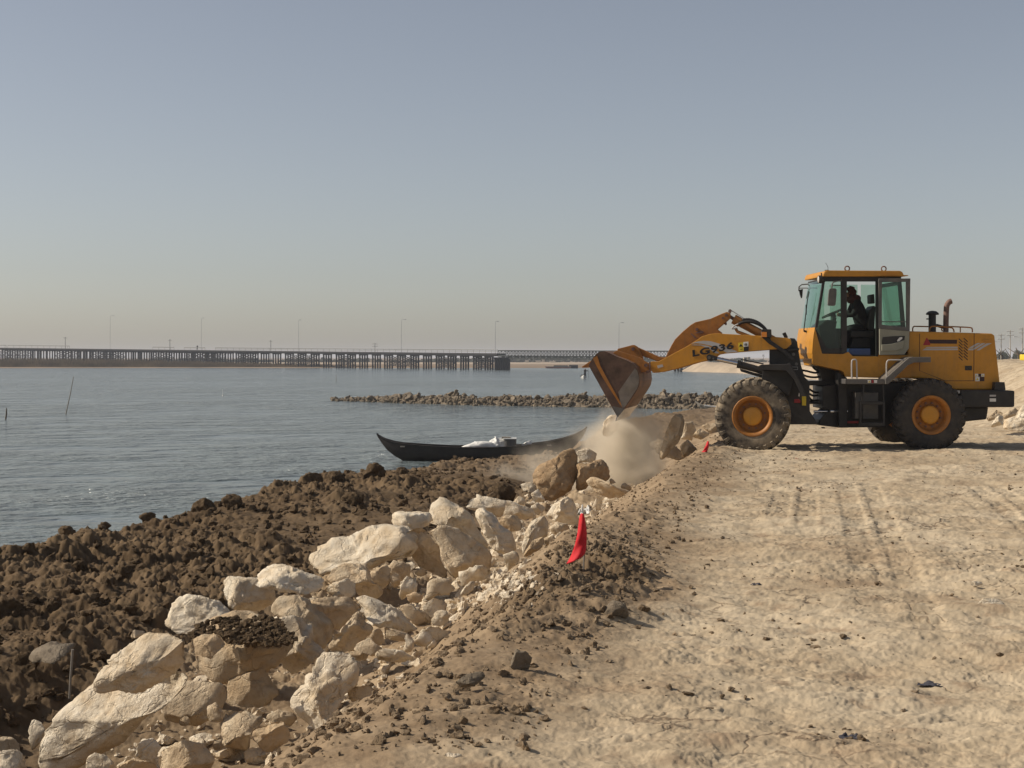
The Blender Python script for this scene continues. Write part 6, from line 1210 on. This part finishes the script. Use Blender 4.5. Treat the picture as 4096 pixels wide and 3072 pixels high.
    # street lamps standing on it
    for (x, yt), lab, arm in (((238,682),'street lamp on the bridge, leftmost, with its lantern turned right',1),((435,687),'street lamp on the bridge, second from the left',.4),((645,691),'street lamp on the bridge, third from the left',.2),((867,690),'street lamp on the bridge, fourth from the left',.8),((1070,694),'street lamp on the bridge where the truss begins',.3),((1337,697),'street lamp rising just above the loader bucket',.6)):
        u, v = cp('v', x, yt); b = pt(u)+ndir*Wd; b.x = (u-CX)/F*b.y; h = at(u, v, b.y).z-b.z; l = empty('street_lamp', b, lab, 'street lamp', 'street lamps on the bridge'); m = MB(); m.tube([b, b+Vector((0,0,h*.6)), b+Vector((.03,0,h*.97)), b+Vector((.25*arm+.05,0,h)), b+Vector((.9*arm+.1,0,h))], [.055,.045,.038,.034,.03], 6); m.build('pole', M['pole'], l); m = MB(); m.box(b+Vector((.9*arm+.35,0,h)), (.6,.2,.10)); m.build('lantern', M['pole'], l)
    q = pt(780)+ndir*1.2; Z = lambda x, z, y=0: Vector((x, y, z)); J = {'pel': (Z(0,.85), .14), 'chest': (Z(0,1.25), .17), 'neck': (Z(0,1.45), .06), 'head': (Z(0,1.6), .1)}; B = [('pel','chest'),('chest','neck'),('neck','head')]
    for s_, t in ((-1,'a'),(1,'b')):
        J.update({'sh'+t: (Z(.19*s_,1.38), .07), 'el'+t: (Z(.25*s_,1.1), .05), 'ha'+t: (Z(.26*s_,.85), .04), 'hip'+t: (Z(.09*s_,.8), .11), 'kn'+t: (Z(.1*s_,.45), .08), 'an'+t: (Z(.1*s_,.05), .06)}); B += [('chest','sh'+t),('sh'+t,'el'+t),('el'+t,'ha'+t),('pel','hip'+t),('hip'+t,'kn'+t),('kn'+t,'an'+t)]
    o = figure('person', J, B, ['jacket','skin'], lambda c: 1 if c.z > 1.47 else 0, sub=1); o.location = q; props(o, 'tiny dark figure walking on the trestle bridge', 'person')
bridge()
def power_pole(u, vt, vb, Y, lab, arms=1, group='power poles', mat='pole', lamp=False, w_=.9):
    t, b = at(u, vt, Y), at(u, vb, Y); p = empty('power_pole', b, lab, 'power pole', group); m = MB(); m.tube([b-Vector((0,0,1.5)), t], [.14,.09], 6); m.build('pole', M[mat], p); h = t.z-b.z
    for k in range(arms):
        z = t.z-.35-.9*k; m = MB(); m.box((t.x, t.y, z), (2*w_, .12, .10)); ca = m.build('crossarm', M[mat], p)
        for s_ in (-.85, 0, .85): m = MB(); m.cyl((t.x+s_*w_, t.y, z+.05), (t.x+s_*w_, t.y, z+.32), .06, n=6); m.build('insulator', M['white'], ca)
    if lamp: m = MB(); m.tube([Vector((t.x, t.y, t.z-h*.30)), Vector((t.x-1.3, t.y, t.z-h*.27))], .04, 5); m.box((t.x-1.6, t.y, t.z-h*.27), (.9,.3,.15)); m.build('lamp_arm', M['white'], p)
for x, yt, lab, k in ((141,728,'short power pole behind the bridge, leftmost of the four',1),(367,733,'short power pole behind the bridge between the first two street lamps',1),(585,735,'short power pole behind the bridge left of the third street lamp',1),(810,741,'power pole with two crossarms behind the bridge near its middle',2)):
    u, v = cp('v', x, yt); power_pole(u, v, 1440, 620.0, lab, k, 'power poles behind the bridge', 'pile', w_=.7 if k == 1 else 1.1)
for x, yt, lab, la in ((1842,625,'pale power pole with a lamp arm, nearest to the rear of the loader',True),(1990,565,'pale power pole with crossarms, middle of three beyond the earth mound',False),(2185,525,'tallest power pole at the right edge beyond the earth mound',True)):
    u, v = cp('c2', x, yt); power_pole(u, v, 1448, 300.0+x*.03, lab, 2, 'power poles beyond the mound', 'wall', la, .8)
# bushes beyond the mound
def tree(u0, u1, vt, vb, Y, lab, seed):
    r = np.random.default_rng(seed); a, b = at(u0, vt, Y), at(u1, vb, Y); cx, w_, h = (a.x+b.x)/2, b.x-a.x, a.z-b.z; rt = empty('bushy_tree', (cx, Y, b.z-1), lab, 'tree', 'trees beyond the mound'); m = MB()
    for k in range(4): m.tube([Vector((cx+r.normal()*.2, Y, b.z-1.5)), Vector((cx+r.normal()*w_*.12, Y, b.z+h*.3)), Vector((cx+r.normal()*w_*.25, Y+r.normal(), b.z+h*.75))], [.16,.10,.03], 6)
    m.build('trunk', M['bark'], rt); V, Fc = [], []
    cl = [(r.normal()*.24, r.normal()*.3, abs(r.normal()*.25)+.30+.12*r.normal()) for _ in range(26)]
    for i in range(3600):
        c = cl[i % 26]; p = np.array([cx+(c[0]+r.normal()*.085)*w_, Y+(c[1]+r.normal()*.1)*w_, b.z-.5+(c[2]+r.normal()*.08)*(h+.5)]); d = r.normal(size=3); d /= np.linalg.norm(d); e = np.cross(d, r.normal(size=3)); e /= np.linalg.norm(e); L = r.uniform(.14, .34); k = len(V); V += [p, p+d*L+e*L*.3, p+d*L*1.7, p+d*L-e*L*.3]; Fc.append((k, k+1, k+2, k+3))
    np_obj('crown', V, Fc, M['leaf'], rt, smooth=False)
tree(3978, 4048, 1378, 1446, 240.0, 'rounded green tree between the first two pale power poles', 3); tree(4040, 4110, 1372, 1446, 230.0, 'broad green tree cut by the right edge beyond the mound', 4); tree(3930, 3990, 1385, 1448, 260.0, 'dark bushy tree just behind the rear of the loader', 6)
m = MB(); Yk = 52.0; a, b = at(*cp('c2', 2182, 958), Yk), at(*cp('c2', 2290, 1062), Yk); m.box(((a.x+b.x)/2, Yk, (a.z+b.z)/2), (b.x-a.x, .6, a.z-b.z)); o = m.build('water_tank', M['sticker'], None, bevel=.05); props(o, 'yellow tank on top of the mound cut by the right edge', 'tank'); m = MB(); m.cyl(((a.x+b.x)/2, Yk, a.z-.005), ((a.x+b.x)/2, Yk, a.z+.05), .12, n=12); q = m.build('cap', M['black'], None); q.parent = o

# ------------------------------------------------------------------ flags, rags, wrapper
def flag(Lp, Rp, crop, Y, lab, bulge):
    n, k = 24, 7; Ls = spline([at(*cp(crop, *p), Y) for p in Lp], 6); Rs = spline([at(*cp(crop, *p), Y) for p in Rp], 6)
    pick = lambda s_, t: s_[min(len(s_)-1, int(t*(len(s_)-1)))]; V = []
    for i in range(n):
        t = i/(n-1)
        for j in range(k):
            f = j/(k-1); q = pick(Ls, t).lerp(pick(Rs, t), f); V.append((q.x, q.y-bulge*math.sin(f*math.pi)*(.3+t)+.012*math.sin(t*9+f*5), q.z))
    Fq = [(i*k+j, i*k+j+1, (i+1)*k+j+1, (i+1)*k+j) for i in range(n-1) for j in range(k-1)]; base = Rs[-1]
    rt = empty('marker_flag', base, lab, 'flag', 'red marker flags along the track edge'); o = np_obj('cloth', np.array(V)-np.array(base), Fq, M['red_cloth'], rt); s_ = o.modifiers.new('t', 'SOLIDIFY'); s_.thickness = .006
    m = MB(); m.tube([Rs[-1]-Vector((0,0,.25))+Vector((0,.012,0)), Rs[len(Rs)//2]+Vector((-.012,.012,0)), Rs[0]+Vector((0,.012,-.02))], .006, 6); m.build('stick', M['wood_grey'], rt)
flag([(936,1002),(925,1080),(908,1200),(880,1300),(850,1390),(815,1452)], [(955,1004),(972,1080),(985,1180),(982,1270),(970,1350),(955,1372)], 'z4', 11.3, 'larger red flag planted in the loose soil beside the pale boulders', .04)
flag([(2056,362),(2045,400),(2025,435),(2008,460),(1996,484)], [(2066,366),(2069,395),(2062,430),(2050,455),(2040,470)], 'z4', 26.3, 'smaller red flag by the front wheel of the loader', .03)
def sheet_scrap(name, crop, pts, Y, mat, lab, cat, seed, tall):
    r = np.random.default_rng(seed); P_ = [cp(crop, *p) for p in pts]; u0, u1 = min(p[0] for p in P_), max(p[0] for p in P_); v1 = max(p[1] for p in P_); c = at((u0+u1)/2, v1, Y); w_ = (u1-u0)/F*Y; n = 22; g = np.linspace(-1, 1, n); X, Z = np.meshgrid(g, g); X, Z = X.ravel(), Z.ravel()
    x, y = X*w_/2*(1+.15*fbm2(X*2, Z*2, 2, seed)), Z*w_*.42*(1+.2*fbm2(X*2+5, Z*2, 2, seed)); z = (np.abs(fbm2(X*1.6, Z*1.6, 3, seed+3))*.9+.1)*tall*(1.2-X*X*.6-Z*Z*.5); idx = np.arange(n*n).reshape(n, n); Fq = np.stack([idx[:-1,:-1], idx[:-1,1:], idx[1:,1:], idx[1:,:-1]], -1).reshape(-1, 4); keep = (X**2+Z**2)[Fq].mean(1) < 1.15
    o = np_obj(name, np.stack([x, y, z], 1), Fq[keep], M[mat]); gz = ground_at(c.x, c.y); o.location = (c.x, c.y, gz+.004); return props(o, lab, cat)
hitY = lambda u, v: ray_hit(u, v)
for pts, lab, sd_, tl in (([(1983,1452),(2040,1460)], 'dark blue grey rag lying flat on the track at the right', 51, .03), ([(1815,1580),(1862,1590)], 'dark crumpled rag on the track near the bottom', 52, .035), ([(1622,1250),(1645,1258)], 'small dark shiny scrap on the track in the middle', 53, .03)):
    u, v = cp('v', (pts[0][0]+pts[1][0])/2, pts[1][1]); sheet_scrap('rag', 'v', pts, hitY(u, v), 'rag', lab, 'rag', sd_, tl*.6)
u, v = cp('c3', 130, 1625); M['pink'] = mat_simple('faded_red_cloth', (.42,.21,.145), .9); sheet_scrap('cloth_scrap', 'c3', [(85,1600),(170,1628)], hitY(u, v), 'pink', 'faded pink scrap of cloth on the track below the loader', 'cloth', 54, .03)
wr = sheet_scrap('plastic_wrapper', 'z4', [(905,830),(1035,900)], 24.2, 'white', 'crumpled white plastic wrapper lying under the brown boulders', 'wrapper', 55, .20); wr.location.z -= .04

# ------------------------------------------------------------------ dust under the bucket, and the hazy air
def dust():
    t = NT('dust'); t.n.remove(t.p); pv = t.node('ShaderNodeVolumePrincipled'); pv.inputs['Color'].default_value = (1.0,.91,.76,1); pv.inputs['Anisotropy'].default_value = .2; P_ = t.pos; tot = None
    wn_ = t.node('ShaderNodeTexNoise'); wn_.inputs['Scale'].default_value = 1.5; wn_.inputs['Detail'].default_value = 5; t.link(P_, wn_.inputs['Vector']); sc = t.node('ShaderNodeVectorMath', operation='MULTIPLY_ADD'); sc.inputs[1].default_value = (1.5,1.5,1.5); sc.inputs[2].default_value = (-.75,-.75,-.75); t.link(wn_.outputs['Color'], sc.inputs[0]); ad = t.node('ShaderNodeVectorMath', operation='ADD'); t.link(P_, ad.inputs[0]); t.link(sc.outputs[0], ad.inputs[1]); Pw = ad.outputs[0]
    for (u, v, Y), (rx, ry, rz), d in DUST:
        c = at(u, v, Y); s_ = t.node('ShaderNodeVectorMath', operation='SUBTRACT'); s_.inputs[1].default_value = c; t.link(Pw, s_.inputs[0]); q = t.node('ShaderNodeVectorMath', operation='MULTIPLY'); q.inputs[1].default_value = (1/rx, 1/ry, 1/rz); t.link(s_.outputs[0], q.inputs[0]); l = t.node('ShaderNodeVectorMath', operation='DOT_PRODUCT'); t.link(q.outputs[0], l.inputs[0]); t.link(q.outputs[0], l.inputs[1])
        g = t.math('MULTIPLY', t.math('EXPONENT', t.math('MULTIPLY', l.outputs['Value'], -1.0)), d); tot = g if tot is None else t.math('ADD', tot, g)
    n = t.noise(2.2, 6, .6, P_); n = t.ramp(n, [(.34, (.0,.0,.0)), (.68, (2,2,2))]); tot = t.math('MULTIPLY', t.math('SUBTRACT', tot, .05), n); tot = t.math('MAXIMUM', tot, 0.0); t.link(tot, pv.inputs['Density']); t.link(pv.outputs[0], t.out.inputs['Volume'])
    m = MB(); m.box((.75, 30.2, -.55), (5.4, 5.4, 2.9)); o = m.build('dust_cloud', t.mat, None); props(o, 'cloud of tan dust rising where the bucket tips its load', 'dust', kind='stuff')
DUST = [((2500,1750,30.1),(.26,.5,.50),5.5), ((2470,1870,30.3),(.46,.7,.55),6.5), ((2570,1900,30.8),(.40,.6,.42),5), ((2420,1960,30.4),(.65,.7,.42),4), ((2300,1865,30.8),(.75,.8,.30),1.0), ((2130,1910,31),(.95,.9,.22),.5)]
dust()
def haze():
    t = NT('haze'); t.n.remove(t.p); pv = t.node('ShaderNodeVolumePrincipled'); pv.inputs['Color'].default_value = (.80,.85,.95,1); pv.inputs['Density'].default_value = .00026; pv.inputs['Anisotropy'].default_value = .0; t.link(pv.outputs[0], t.out.inputs['Volume'])
    m = MB(); m.box((0, 4250, 5.5), (19000, 9500, 21)); o = m.build('haze', t.mat, None); props(o, kind='stuff')
haze()
